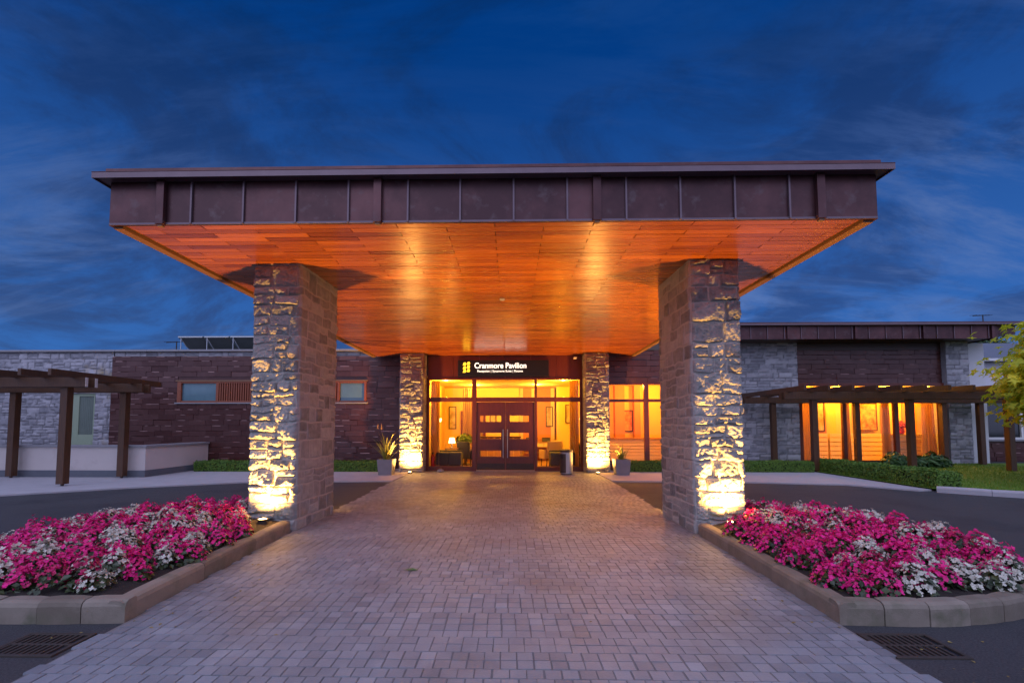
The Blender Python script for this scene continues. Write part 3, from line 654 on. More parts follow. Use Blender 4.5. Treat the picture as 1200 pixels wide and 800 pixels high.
# ---- lobby and dining room contents
INW = (1.0, 0.46, 0.035)
def downlight(x, y, z, lab, p, g, col=INW):
    t = thing('ceiling_downlight', lab, 'light', (x, y, z), g)
    part('rim', 'plastic', t, lambda b: b.lathe((x, y, z - .02), [(.075, .019), (.085, .008), (.078, 0), (.062, 0), (.06, .019)], 18), smooth=True)
    part('lens', 'downlight', t, lambda b: b.lathe((x, y, z - .012), [(.002, 0), (.055, .002), (.058, .010)], 18))
    lamp('downlight_lamp', 'POINT', (x, y, z - .14), p * IN_W, col, t, .09)
for x, y, lab in ((-2.15, 17.5, 'ceiling downlight behind the left transom light of the entrance'), (2.15, 17.5, 'ceiling downlight behind the right transom light of the entrance'), (-1.2, 19.6, 'ceiling downlight deep in the lobby on the left'), (1.3, 19.4, 'ceiling downlight deep in the lobby on the right')):
    downlight(x, y, 3.22, lab, 150, 'downlights in the lobby ceiling')
for x, y, lab in ((4.45, 18.0, 'bright ceiling downlight in the window right of the stone column'), (5.9, 18.8, 'ceiling downlight over the window right of the stone column, half hidden')):
    downlight(x, y, 3.22, lab, 150, 'downlights in the dining room ceiling', (1.0, 0.36, 0.03))
def picture(x, y, z, w, h, lab, m='art', fm='frame_dark', g=None):
    t = thing('framed_picture', lab, 'picture', (x, y, z - h / 2), g)
    part('frame', fm, t, lambda b: [b.box(x - w / 2, x - w / 2 + .04, y - .04, y, z - h / 2, z + h / 2), b.box(x + w / 2 - .04, x + w / 2, y - .04, y, z - h / 2, z + h / 2), b.box(x - w / 2 + .04, x + w / 2 - .04, y - .04, y, z + h / 2 - .04, z + h / 2), b.box(x - w / 2 + .04, x + w / 2 - .04, y - .04, y, z - h / 2, z - h / 2 + .04)], bevel=.004)
    part('canvas', m, t, lambda b: b.box(x - w / 2 + .04, x + w / 2 - .04, y - .022, y - .003, z - h / 2 + .04, z + h / 2 - .04))
picture(-2.35, 21.19, 1.9, .34, 1.0, 'tall narrow framed picture on the lobby wall behind the left side window', 'art_pale')
picture(-.55, 21.19, 1.85, .30, .80, 'small dark framed picture on the rear lobby wall behind the reception desk', 'art_pale')
picture(1.95, 21.39, 1.95, .32, .9, 'narrow dark framed picture on the terracotta lobby wall', 'art_pale')
picture(2.75, 20.59, 2.05, .36, .8, 'framed picture on the cream lobby wall behind the litter bin', 'art_pale')
def curtain(name, x0, x1, y, z0, z1, lab, m='curtain', amp=.045, n=5, taper=0):
    b = MB(); k = n * 8; vs = []
    for i in range(k + 1):
        t = i / k; w = amp * math.sin(t * n * 6.283) + amp * .3 * math.sin(t * n * 15 + 1)
        for j, zz_ in enumerate((z0, (z0 + z1) / 2, z1)):
            vs.append((x0 + (x1 - x0) * t + taper * (1 - j / 2) ** 2 * (t - .5), y + w * (1.2 - .25 * j), zz_))
    n0 = len(vs); vs += [(x, y_ + .006, z) for x, y_, z in vs]
    fs = [(i * 3 + j, (i + 1) * 3 + j, (i + 1) * 3 + j + 1, i * 3 + j + 1) for i in range(k) for j in range(2)]
    b.add(vs, fs + [tuple(q + n0 for q in reversed(f)) for f in fs], .5)
    o = b.build(name, M[m], smooth=True); rebase(o, ((x0 + x1) / 2, y, z0)); return tag(o, lab, 'curtain')
curtain('lobby_curtain', -2.62, -2.30, 17.0, .05, 3.15, 'gold full height curtain inside the left edge of the entrance glazing')
curtain('lobby_curtain', 2.32, 2.64, 17.0, .05, 3.15, 'gold full height curtain inside the right edge of the entrance glazing')
curtain('lobby_curtain', -1.75, -1.35, 19.8, .05, 3.1, 'gold curtain deep in the lobby left of the doors', taper=.1)
def bench(x0, x1, y0, y1, h, lab):
    t = thing('lobby_bench', lab, 'bench', ((x0 + x1) / 2, (y0 + y1) / 2, 0), 'charcoal benches inside the entrance windows')
    part('seat', 'upholstery', t, lambda b: [b.box(x0 + k * (x1 - x0) / 2 + .004, x0 + (k + 1) * (x1 - x0) / 2 - .004, y0, y1, .16, h) for k in range(2)], bevel=.03)
    part('plinth', 'frame_dark', t, lambda b: b.box(x0 + .03, x1 - .03, y0 + .04, y1 - .04, .012, .158))
    part('backrest', 'upholstery', t, lambda b: b.box(x0, x1, y1 + .002, y1 + .14, .012, h + .06), bevel=.03)
bench(-2.42, -1.52, 16.95, 17.45, .60, 'charcoal bench behind the glass left of the doors, a lamp glowing behind it'); bench(1.62, 2.5, 16.95, 17.45, .60, 'charcoal bench behind the glass right of the doors beside the litter bin')
t = thing('table_lamp', 'glowing table lamp behind the charcoal bench at the left side window', 'lamp', (-1.95, 17.75, .72))
part('base', 'metal_grey', t, lambda b: b.lathe((-1.95, 17.75, .72), [(.07, 0), (.07, .015), (.018, .03), (.03, .12), (.015, .2)], 16), smooth=True)
part('lamp_shade', 'lampshade', t, lambda b: b.lathe((-1.95, 17.75, .72), [(.13, .18), (.09, .38)], 20), smooth=True)
t = thing('lamp_table', 'small oak side table carrying the glowing lamp in the lobby', 'table', (-1.95, 17.75, 0))
part('table_top', 'in_wood', t, lambda b: b.box(-2.2, -1.7, 17.63, 17.98, .68, .72), bevel=.006)
for sx_ in (-2.17, -1.73):
    for sy_ in (17.66, 17.95): part('leg', 'in_wood', t, lambda b: b.box(sx_ - .02, sx_ + .02, sy_ - .02, sy_ + .02, .012, .678), bevel=.003)
t = thing('round_table', 'round oak lobby table on one stem behind the left side window', 'table', (-1.55, 18.9, 0))
part('table_top', 'in_wood', t, lambda b: b.lathe((-1.55, 18.9, .72), [(.55, 0), (.57, .015), (.55, .04)], 28))
part('stem', 'frame_dark', t, lambda b: b.lathe((-1.55, 18.9, .012), [(.26, 0), (.26, .03), (.06, .08), (.05, .6), (.12, .705)], 18), smooth=True)
def armchair(x, y, rz, lab, m='tan_seat', parent=None):
    t = thing('lobby_armchair', lab, 'chair', (0, 0, 0), 'armchairs in the lobby')
    part('seat', m, t, lambda b: b.box(-.27, .27, -.27, .25, .30, .46), bevel=.04)
    part('backrest', m, t, lambda b: b.add([(-.28, .22, .30), (.28, .22, .30), (.28, .34, .30), (-.28, .34, .30), (-.28, .32, .95), (.28, .32, .95), (.28, .42, .95), (-.28, .42, .95)], [(3, 2, 1, 0), (4, 5, 6, 7), (0, 1, 5, 4), (1, 2, 6, 5), (2, 3, 7, 6), (3, 0, 4, 7)]), bevel=.03)
    for s in (-1, 1):
        part('arm', m, t, lambda b: b.box(*sorted((s * .285, s * .37)), -.25, .30, .28, .62), bevel=.03)
        for q in (-.22, .27): part('leg', 'frame_dark', t, lambda b: b.cyl((s * .28, q, .0), (s * .26, q, .29), .016, .022, 8))
    t.location = (x, y, .012); t.rotation_euler = (0, 0, rz); return t
armchair(-1.35, 18.1, R(150), 'charcoal armchair by the round lobby table', 'upholstery')
armchair(1.75, 18.5, R(200), 'tan armchair in the lobby behind the right side window')
armchair(2.4, 19.2, R(120), 'tan armchair in the lobby near the right wall')
t = thing('lobby_console', 'oak console shelf with drawers against the terracotta lobby wall', 'console', (1.5, 21.1, 0))
part('table_top', 'in_wood', t, lambda b: b.box(.75, 2.15, 20.95, 21.36, .80, .85), bevel=.006)
part('shelf', 'in_wood', t, lambda b: b.box(.80, 2.10, 20.98, 21.34, .35, .39), bevel=.004)
part('drawer', 'panelling', t, lambda b: [b.box(.80 + k * .435, .80 + (k + 1) * .435 - .01, 20.97, 21.34, .62, .798) for k in range(3)], bevel=.004)
for sx_ in (.78, 2.12):
    for sy_ in (20.98, 21.33): part('leg', 'in_wood', t, lambda b: b.box(sx_ - .025, sx_ + .025, sy_ - .022, sy_ + .022, .012, .799), bevel=.003)
for k, (x, w_, lab) in enumerate(((1.15, .5, 'wide dark storage box on the lobby console'), (1.78, .34, 'small dark storage box on the lobby console'))):
    t = thing('storage_box', lab, 'box', (x, 21.1, .852)); part('body', 'upholstery', t, lambda b: b.box(x - w_ / 2, x + w_ / 2, 21.0, 21.25, .852, 1.0), bevel=.01); part('lid', 'frame_dark', t, lambda b: b.box(x - w_ / 2 - .01, x + w_ / 2 + .01, 20.99, 21.26, 1.002, 1.03), bevel=.005)
def leafy(b, c, r, h, n, sz, asp=1.7, up=.5):
    for _ in range(n):
        th = rnd.uniform(0, 6.283); ph = rnd.uniform(0, 1); rr = r * math.sqrt(rnd.random())
        p = (c[0] + rr * math.cos(th), c[1] + rr * math.sin(th), c[2] + h * ph * (1 - .6 * (rr / r) ** 2))
        leaf_card(b, p, (math.cos(th) + rnd.uniform(-.5, .5), math.sin(th) + rnd.uniform(-.5, .5), up + rnd.uniform(0, 1)), sz * rnd.uniform(.7, 1.3), asp=asp)
t = thing('potted_plant', 'bushy green plant in a pot on the round lobby table', 'plant', (-1.6, 18.9, .762))
part('pot', 'zinc', t, lambda b: b.lathe((-1.6, 18.9, .762), [(.09, 0), (.12, .16), (.11, .16), (.10, .13)], 16), smooth=True)
part('leaves', 'shrub', t, lambda b: leafy(b, (-1.6, 18.9, .90), .34, .35, 220, .10))
t = thing('fire_extinguisher', 'red fire extinguisher standing by the left edge of the lobby glass', 'extinguisher', (-2.50, 16.78, .012))
part('cylinder_body', 'red', t, lambda b: b.lathe((-2.50, 16.78, .012), [(.07, 0), (.08, .02), (.08, .42), (.06, .50), (.025, .54)], 18), smooth=True)
part('valve', 'metal_dark', t, lambda b: [b.box(-2.52, -2.48, 16.72, 16.82, .553, .60), b.box(-2.51, -2.49, 16.68, 16.80, .61, .63)], bevel=.004)
part('hose', 'black', t, lambda b: [b.cyl((-2.50 + .085 * math.sin(k * .3), 16.70, .57 - k * .045), (-2.50 + .085 * math.sin((k + 1) * .3), 16.70, .57 - (k + 1) * .045), .011, n=7) for k in range(8)])
def blade(b, base, az, ln, lean, w_, n=7, droop=1.2):
    p = Vector(base); d = Vector((math.cos(az) * math.sin(lean), math.sin(az) * math.sin(lean), math.cos(lean))); sd = Vector((-math.sin(az), math.cos(az), 0)); vs = []; t = rnd.random()
    for i in range(n + 1):
        ww = w_ * (1 - (i / n) ** 2) * .5 + .001; vs += [p - sd * ww, p + sd * ww]; p = p + d * ln / n; d = (d + Vector((math.cos(az), math.sin(az), 0)) * .06 * droop - Vector((0, 0, .11 * droop * (i / n + .2)))).normalized()
    b.add(vs, [(2 * i, 2 * i + 1, 2 * i + 3, 2 * i + 2) for i in range(n)], t)
def sconce(x, y, z, dx, lab):
    t = thing('wall_sconce', lab, 'light', (x, y, z), 'wall sconces in the lobby'); part('bracket', 'metal_grey', t, lambda b: b.cyl((x - dx * .10, y, z), (x, y, z), .012, n=8)); part('lamp_shade', 'lampshade', t, lambda b: b.lathe((x, y, z - .06), [(.035, 0), (.06, .14)], 16), smooth=True)
sconce(-2.52, 18.6, 1.75, 1, 'glowing wall sconce on the left lobby wall'); sconce(2.92, 18.4, 1.75, -1, 'glowing wall sconce on the right lobby wall')
t = thing('reception_desk', 'oak fronted reception desk deep in the lobby behind the doors', 'desk', (-.2, 20.2, 0))
part('panel', 'in_wood', t, lambda b: [b.box(-1.0 + k * .27, -1.0 + (k + 1) * .27 - .01, 19.9, 19.94, .012, 1.05) for k in range(6)], bevel=.004); part('table_top', 'frame_dark', t, lambda b: b.box(-1.05, .66, 19.85, 20.5, 1.052, 1.10), bevel=.008); part('side_panel', 'in_wood', t, lambda b: [b.box(-1.0, -.96, 19.945, 20.45, .012, 1.05), b.box(.58, .62, 19.945, 20.45, .012, 1.05)])
t = thing('lobby_doorway', 'dark timber doorway in the lobby rear wall behind the left side window', 'door', (-1.9, 21.15, 0))
part('frame', 'mahogany', t, lambda b: [b.box(-1.98, -1.88, 21.12, 21.198, .012, 2.2), b.box(-.98, -.88, 21.12, 21.198, .012, 2.2), b.box(-1.88, -.98, 21.12, 21.198, 2.1, 2.2)], bevel=.005); part('door_leaf', 'in_wood', t, lambda b: [b.box(-1.875, -.985, 21.15, 21.19, .02, 1.0), b.box(-1.875, -.985, 21.15, 21.19, 1.02, 2.09)], bevel=.006); part('handle', 'metal_grey', t, lambda b: b.cyl((-1.10, 21.12, 1.0), (-1.10, 21.12, 1.15), .012, n=8))
part('pilaster', 'panelling', hall, lambda b: [b.box(x, x + .16, 21.36, 21.398, .012, 3.218) for x in (.62, 1.16, 2.02)]); part('skirting', 'panelling', hall, lambda b: b.box(-2.6, .58, 21.165, 21.199, .012, .16) if False else b.box(-.86, .58, 21.165, 21.199, .012, .16))
t = thing('floor_plant', 'tall leafy plant in a dark pot by the right lobby wall', 'plant', (2.75, 18.0, .012))
part('pot', 'upholstery', t, lambda b: b.lathe((2.75, 18.0, .012), [(.14, 0), (.18, .34), (.165, .34), (.16, .30)], 18), smooth=True); part('leaves', 'shrub', t, lambda b: [blade(b, (2.75, 18.0, .30), rnd.uniform(0, 6.283), rnd.uniform(.6, 1.05), rnd.uniform(.08, .6), .07) for _ in range(26)])
# dining room behind the right window
t = thing('serving_sideboard', 'long panelled sideboard under the dining room window, slatted front', 'sideboard', (5.0, 19.2, 0))
part('table_top', 'in_wood', t, lambda b: b.box(3.6, 6.4, 18.9, 19.5, 1.02, 1.07), bevel=.006)
part('panel', 'panelling', t, lambda b: [b.box(3.65, 6.35, 18.95, 19.45, .012 + k * .125, .012 + k * .125 + .11) for k in range(8)], bevel=.006)
picture(3.85, 20.19, 1.65, .42, .8, 'dark framed picture in the dining room beside the stone column', 'art_pale')
picture(5.15, 20.19, 1.75, .40, .9, 'orange framed picture between the terracotta piers of the dining room', 'art')

# sign over the doors
sg = thing('entrance_sign', 'long black sign with lit white lettering over the entrance doors', 'sign', (0, 16.3, 3.25))
part('sign_panel', 'black', sg, lambda b: b.box(-1.59, 1.54, 16.36, 16.455, 3.25, 3.80), bevel=.006)
def text(s, x, z, size, m, parent, nm, width, y, off=0.0, ext=.008):
    c = bpy.data.curves.new(nm, 'FONT'); c.body = s; c.size = size; c.extrude = ext; c.offset = off; c.align_x = 'LEFT'
    o = bpy.data.objects.new(nm, c); COL.objects.link(o); bpy.context.view_layer.update()
    o2 = bpy.data.objects.new(nm, bpy.data.meshes.new_from_object(o)); bpy.data.objects.remove(o)
    COL.objects.link(o2); k = width / max(1e-3, o2.dimensions.x)
    o2.data.transform(Matrix.Scale(k, 4, (1, 0, 0))); o2.data.materials.clear(); o2.data.materials.append(M[m])
    o2.rotation_euler = (R(90), 0, 0); o2.location = (x, y, z); o2.parent = parent; o2.matrix_parent_inverse = Matrix.Translation(parent_world(parent)).inverted(); return o2
text('Cranmore Pavilion', -1.02, 3.52, .27, 'sign_white', sg, 'title_lettering', 1.78, 16.352, .0025)
text('Reception | Sycamore Suite | Rooms', -.92, 3.385, .105, 'sign_white', sg, 'tagline_lettering', 1.56, 16.352, .0)
def emblem(b):
    for col, (x0, zs) in enumerate(((-1.40, (3.37, 3.49, 3.62)), (-1.27, (3.39, 3.52, 3.64)))):
        for k, z in enumerate(zs):
            w_, h_ = .105, .10; sgn = 1 if col else -1; sk = .02
            pts = [(x0 - sk * (col == 0), z), (x0 + w_ * .8, z + .005), (x0 + w_, z + h_ * .55), (x0 + w_ * .75, z + h_), (x0 + .02, z + h_ * .95), (x0, z + h_ * .4)]
            n = len(pts); b.add([(x, 16.340, q) for x, q in pts] + [(x, 16.359, q) for x, q in pts], [tuple(range(n)), tuple(range(2 * n - 1, n - 1, -1))] + [(i, n + i, n + (i + 1) % n, (i + 1) % n) for i in range(n)], .5)
part('emblem', 'sign_yellow', sg, emblem)
t = thing('security_camera', 'small white security camera under the canopy right of the sign', 'camera', (2.42, 16.2, 3.9))
part('bracket', 'plastic', t, lambda b: b.cyl((2.42, 16.42, 3.9), (2.42, 16.25, 3.88), .018, n=10)); part('camera_body', 'plastic', t, lambda b: [b.box(2.37, 2.47, 16.08, 16.26, 3.81, 3.87), b.cyl((2.42, 16.08, 3.84), (2.42, 16.065, 3.84), .022, n=12)], bevel=.008)

# ================================================================== LEFT: SHINGLE AND STONE WING
lw = thing('shingle_wing', 'low flat roofed wing of grey stone and dark copper shingles left of the entrance', 'building', (-12, 17, 0))
WY = 17.05
WIN = (-11.84, -4.95, 2.38, 3.14)
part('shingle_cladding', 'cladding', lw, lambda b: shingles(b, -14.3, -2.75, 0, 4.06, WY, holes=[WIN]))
stone_wall('stone_wall', -26, -14.3, 0, 4.24, WY + .06, 5, lw, res=.036, relief=.035, holes=[(-16.22, -14.93, 0.3, 2.72)], ch=(.11, .24), cw=(.16, .5))
stone_wall('stone_band', -14.3, -2.75, 4.06, 4.24, WY + .07, 9, lw, res=.04, relief=.02, ch=(.16, .2))
part('coping', 'coping', lw, lambda b: [b.box(-26 + k * 1.18, -26 + (k + 1) * 1.18 - .005, WY - .06, WY + .5, 4.242, 4.31) for k in range(20)], bevel=.006)
part('roof', 'membrane', lw, lambda b: b.box(-26, -2.75, WY + .5, 26, 4.0, 4.2)); part('rear_wall', 'plinth', lw, lambda b: [b.box(-26, -2.8, WY + .6, WY + .7, 0, 4.0)])
wf = part('window_frame', 'window_wood', lw, lambda b: [b.box(x0, x1, WY - .05, WY + .10, 2.38, 3.14) for x0, x1 in ((-11.84, -11.70), (-10.42, -10.32), (-8.9, -8.8), (-7.4, -7.3), (-6.0, -5.92), (-5.03, -4.95))] + [b.box(x0, x1, WY - .045, WY + .10, z0, z1) for x0, x1 in ((-11.70, -10.42), (-10.32, -8.9), (-8.8, -7.4), (-7.3, -6.0), (-5.92, -5.03)) for z0, z1 in ((2.38, 2.44), (3.08, 3.14))], bevel=.006)
for x0, x1 in ((-11.70, -10.42), (-8.8, -7.4), (-5.92, -5.03)):
    part('window_pane', 'dim_glass', wf, lambda b: b.box(x0, x1, WY + .03, WY + .045, 2.44, 3.08))
for x0, x1 in ((-10.32, -8.9), (-7.3, -6.0)):
    part('louvre', 'window_wood', wf, lambda b: [b.box(x, x + .045, WY - .03, WY + .05, 2.44, 3.08) for x in np.arange(x0 + .02, x1 - .05, .085)] + [b.box(x0, x1, WY + .06, WY + .08, 2.44, 3.08)])
part('window_sill', 'coping', lw, lambda b: b.box(-11.9, -4.9, WY - .09, WY + .05, 2.335, 2.378), bevel=.005); part('window_head', 'trim_wood', lw, lambda b: b.box(-11.9, -4.9, WY - .07, WY - .01, 3.142, 3.19), bevel=.004)
gd = part('garden_door', 'green_frame', lw, lambda b: [b.box(x0, x1, WY + .10, WY + .22, .3, 2.72) for x0, x1 in ((-15.88, -15.56), (-15.02, -14.94))] + [b.box(-15.56, -15.02, WY + .10, WY + .22, z0, z1) for z0, z1 in ((.3, 1.22), (2.62, 2.72))], bevel=.006)
part('door_pane', 'dim_glass', gd, lambda b: b.box(-15.56, -15.02, WY + .145, WY + .15, 1.22, 2.62)); part('door_reveal', 'window_wood', lw, lambda b: b.box(-16.21, -15.89, WY + .10, WY + .24, .3, 2.71), bevel=.006)
def drp(b):
    vs = []; n = 40
    for i in range(n + 1): x = -15.56 + .54 * i / n; yy = WY + .128 + .009 * math.sin(i * 1.25); vs += [(x, yy, 1.22), (x, yy, 2.62)]
    b.add(vs, [(i * 2, i * 2 + 2, i * 2 + 3, i * 2 + 1) for i in range(n)], .5)
part('drape', 'drape', gd, drp, smooth=True)
# cream garden wall with its return
gw = thing('garden_wall', 'low cream rendered wall with grey coping and slate plinth before the stone wing', 'wall', (-12, 14.05, 0))
part('wall_body', 'render', gw, lambda b: [b.box(-26, -10.62, 14.05, 14.27, .22, .90), b.box(-10.84, -10.62, 14.272, 17.0, .22, .90)])
part('plinth', 'plinth', gw, lambda b: [b.box(-26, -10.605, 14.035, 14.285, 0, .219), b.box(-10.855, -10.605, 14.287, 17.0, 0, .219)])
part('coping', 'coping', gw, lambda b: [b.box(-26 + k * .9, min(-26 + (k + 1) * .9 - .004, -10.57), 14.0, 14.32, .902, .965) for k in range(18)] + [b.box(-10.89, -10.57, 14.324 + k * .9, min(14.324 + (k + 1) * .9 - .004, 17.0), .902, .965) for k in range(3)], bevel=.006)

# ---- pergolas
def pergola(lab, loc, posts, beams, rafters, caps):
    t = thing('timber_pergola', lab, 'pergola', loc, 'dark timber pergolas beside the two wings')
    for x, y, w_, h_, foot in posts:
        p = part('post', 'pergola', t, lambda b: b.box(x - w_ / 2, x + w_ / 2, y - w_ / 2, y + w_ / 2, foot, h_), bevel=.008)
        part('post_shoe', 'metal_dark', p, lambda b: [b.cyl((x, y, .0), (x, y, foot + .002), .035, n=10), b.box(x - .07, x + .07, y - .07, y + .07, .0, .012)])
    for p0, p1, w_, h_ in beams: part('beam', 'pergola', t, lambda b: b.beam(p0, p1, w_, h_), bevel=.006)
    for p0, p1, w_, h_ in rafters: part('rafter', 'pergola', t, lambda b: b.beam(p0, p1, w_, h_), bevel=.006)
    for p0, w_, h_ in caps: part('end_cap', 'endcap', t, lambda b: b.box(p0[0] - .003, p0[0] + .012, p0[1] - w_ / 2, p0[1] + w_ / 2, p0[2] - h_ / 2, p0[2] + h_ / 2))
    return t
pp = [(x, y, .185, 2.52, .07) for y in (11.97, 13.82) for x in (-11.12, -14.42, -17.7)]
bm_ = [((-22, y + s * .14, 2.64), (-10.5, y + s * .14, 2.64), .075, .24) for y in (11.97, 13.82) for s in (-1, 1)]
rf = [((x, 11.15, 2.83), (x, 14.75, 2.83), .085, .16) for x in [-10.80 - .74 * k for k in range(15)]]
pergola('dark timber pergola with pale beam ends before the cream wall', (-14, 12.9, 0), pp, bm_, rf, [((-10.5, y + s * .14, 2.64), .07, .235) for y in (11.97,) for s in (-1, 1)])
# ---- solar panels on the left roof
def solar(x, lab):
    t = thing('solar_panel', lab, 'solar panel', (x, 18.6, 4.2), 'tilted solar panels on the shingle wing roof')
    z0, z1, y0, y1 = 4.42, 5.0, 18.2, 19.25; w_ = 1.0
    vs = [(x, y1, z0), (x + w_, y1, z0), (x + w_, y0, z1), (x, y0, z1)]
    n = Vector((0, .58, 1.05)).normalized() * .035
    part('module', 'solar', t, lambda b: b.add(vs + [tuple(Vector(v) + n) for v in vs], [(0, 1, 2, 3), (7, 6, 5, 4), (0, 4, 5, 1), (1, 5, 6, 2), (2, 6, 7, 3), (3, 7, 4, 0)]))
    part('rail', 'alu', t, lambda b: [b.cyl((x + .02, y0, z1 - .02), (x + w_ - .02, y0, z1 - .02), .018, n=8), b.cyl((x + .02, y1, z0 - .02), (x + w_ - .02, y1, z0 - .02), .018, n=8)])
    part('strut', 'alu', t, lambda b: [b.cyl((x + .12, y0 + .02, z1 - .04), (x + .12, y0 + .02, 4.2), .016, n=8), b.cyl((x + .12, y0 + .02, z1 - .06), (x + .42, y0 + .35, 4.2), .013, n=8), b.cyl((x + .12, y1, z0), (x + .12, y1, 4.2), .016, n=8)])
for k, lab in enumerate(('tilted solar panel at the left end of the row on the flat roof', 'tilted solar panel second from the left on the flat roof', 'tilted solar panel third from the left on the flat roof', 'tilted solar panel just left of the stone column top on the roof')): solar(-12.75 + k * 1.03, lab)
def aerial(x, y, z, h, lab):
    t = thing('television_aerial', lab, 'aerial', (x, y, z)); part('mast', 'metal_dark', t, lambda b: b.cyl((x, y, z), (x, y, z + h), .02, n=8))
    part('aerial_boom', 'metal_dark', t, lambda b: [b.cyl((x - .42, y, z + h - .05), (x + .3, y, z + h - .02), .012, n=6)] + [b.cyl((x - .4 + k * .13, y - .16, z + h - .045), (x - .4 + k * .13, y + .16, z + h + .0), .008, n=5) for k in range(6)])
aerial(-13.0, 18.5, 4.2, .68, 'thin television aerial on the shingle wing roof left of the solar panels')

# ================================================================== RIGHT: LOUNGE WING
rw = thing('lounge_wing', 'lounge wing with copper edged flat roof, stone piers and tall lit windows', 'building', (14, 19.5, 0)); RY = 19.5
stone_wall('stone_pier', 6.9, 11.84, 0, 4.92, RY, 12, rw, res=.045, relief=.03)
stone_wall('stone_pier', 17.62, 18.5, 0, 4.92, RY - .15, 15, rw, res=.04, relief=.035, ret=.8)
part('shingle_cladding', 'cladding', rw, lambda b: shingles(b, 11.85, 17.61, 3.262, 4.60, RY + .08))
part('upper_band', 'frame_dark', rw, lambda b: b.box(11.85, 17.61, RY + .05, RY + .2, 4.60, 4.92)); part('lintel', 'mahogany', rw, lambda b: b.box(11.85, 17.61, RY - .02, RY + .16, 3.202, 3.26), bevel=.005)
lf = part('window_frame', 'mahogany', rw, lambda b: [b.box(x - w_ / 2, x + w_ / 2, RY - .02, RY + .12, .05, 3.20) for x, w_ in ((11.91, .12), (13.64, .14), (15.69, .16), (17.5, .22))] + [b.box(x0, x1, RY - .015, RY + .115, z0, z1) for x0, x1 in ((11.97, 13.57), (13.71, 15.61), (15.77, 17.39)) for z0, z1 in ((.05, .17), (2.54, 2.62), (3.14, 3.20))], bevel=.006)
for x0, x1 in ((11.97, 13.57), (13.71, 15.61), (15.77, 17.39)): [part('window_pane', 'glass', lf, lambda b: b.box(x0, x1, RY + .04, RY + .05, z0, z1)) for z0, z1 in ((.17, 2.54), (2.62, 3.14))]
part('lounge_floor', 'in_floor', rw, lambda b: b.box(11.8, 19.3, RY + .12, 22.4, -.01, .03)); part('lounge_ceiling', 'in_ceiling', rw, lambda b: b.box(11.7, 19.35, RY + .17, 22.4, 3.25, 3.32))
part('lounge_wall', 'in_wall', rw, lambda b: [b.box(11.6, 11.75, RY + .2, 22.4, .03, 3.25), b.box(19.2, 19.35, RY + .2, 22.4, .03, 3.25), b.box(11.75, 19.2, 22.0, 22.15, .03, 3.25)])
part('lounge_wall', 'in_wall_red', rw, lambda b: [b.box(13.9, 14.5, 21.95, 21.998, .03, 3.248), b.box(16.95, 17.3, 21.95, 21.998, .03, 3.248), b.box(17.9, 19.198, 21.95, 21.998, .03, 3.248)])
part('dado_panelling', 'panelling', rw, lambda b: [b.box(x0, x1, 21.90, 21.94, .03 + k * .2, .03 + k * .2 + .17) for x0, x1 in ((13.4, 14.5), (14.6, 16.9), (17.0, 19.1)) for k in range(6)], bevel=.006)
part('outer_wall', 'white_wall', rw, lambda b: b.box(18.51, 19.42, RY + .16, RY + .3, 0, 4.9))
# roof with copper fascia
FX0, FX1, FY = 8.0, 18.75, 18.42
part('roof', 'membrane', rw, lambda b: b.box(6.9, FX1 - .02, FY + .03, 25, 4.93, 5.34))
part('eave_soffit', 'frame_dark', rw, lambda b: b.box(6.9, FX1 - .01, FY + .02, RY + .1, 4.90, 4.928))
rfz = part('roof_fascia', 'copper', rw, lambda b: [b.box(6.9 + k * .64 + .001, min(6.9 + (k + 1) * .64, FX1), FY - rnd.uniform(0, .006), FY + .028, 4.86, 5.36, rnd.random()) for k in range(19)] + [b.box(FX1 + .0, FX1 + .02, FY, 24, 4.86, 5.36)])
for k in range(1, 19): part('standing_seam', 'copper_light', rfz, lambda b: b.box(6.9 + k * .64 - .012, 6.9 + k * .64 + .012, FY - .035, FY - .007, 4.865, 5.35), bevel=.003)
for k in range(5): x = 8.0 + .32 + k * 2.56; part('fascia_batten', 'copper', rw, lambda b: b.box(x - .05, x + .05, FY - .07, FY - .008, 4.85, 5.35), bevel=.006)
part('roof_edge', 'copper_light', rw, lambda b: b.box(6.9, FX1 + .9, FY - .22, FY + .4, 5.362, 5.43), bevel=.005); part('roof_capping', 'copper', rw, lambda b: b.box(6.9, FX1 + .85, FY - .14, 25, 5.432, 5.49), bevel=.004)
part('roof_return', 'copper', rw, lambda b: b.box(FX1 + .022, FX1 + .85, FY + .15, FY + 2.0, 5.05, 5.36), bevel=.005)
# lounge contents
for k, (x, y) in enumerate(((12.8, 21.0), (14.7, 21.4), (16.6, 21.0), (18.2, 21.0))):
    downlight(x, y, 3.25, ('ceiling downlight behind the left lounge window', 'ceiling downlight behind the middle lounge window', 'ceiling downlight behind the right lounge window', 'ceiling downlight at the far right of the lounge, behind the stone pier')[k], 170, 'downlights in the lounge ceiling', (1.0, 0.40, 0.03))
curtain('lounge_curtain', 11.98, 12.5, RY + .30, .05, 2.75, 'gold curtain gathered at the left end of the lounge glazing', taper=.12)
curtain('lounge_curtain', 13.72, 14.02, RY + .30, .05, 2.75, 'gold curtain beside the middle mullion of the lounge glazing', taper=.08)
curtain('lounge_curtain', 15.35, 15.62, RY + .30, .05, 2.75, 'orange gold curtain right of the middle lounge window', taper=.08)
curtain('lounge_curtain', 16.95, 17.4, RY + .30, .05, 2.75, 'gold curtain sweeping outward at the right end of the lounge glazing', taper=.16)
picture(16.25, 21.94, 1.95, 1.0, 1.25, 'large framed abstract picture on the rear wall in the middle lounge window', 'art')
picture(14.2, 21.94, 2.05, .42, 1.5, 'tall framed picture in the left lounge window', 'art_pale')
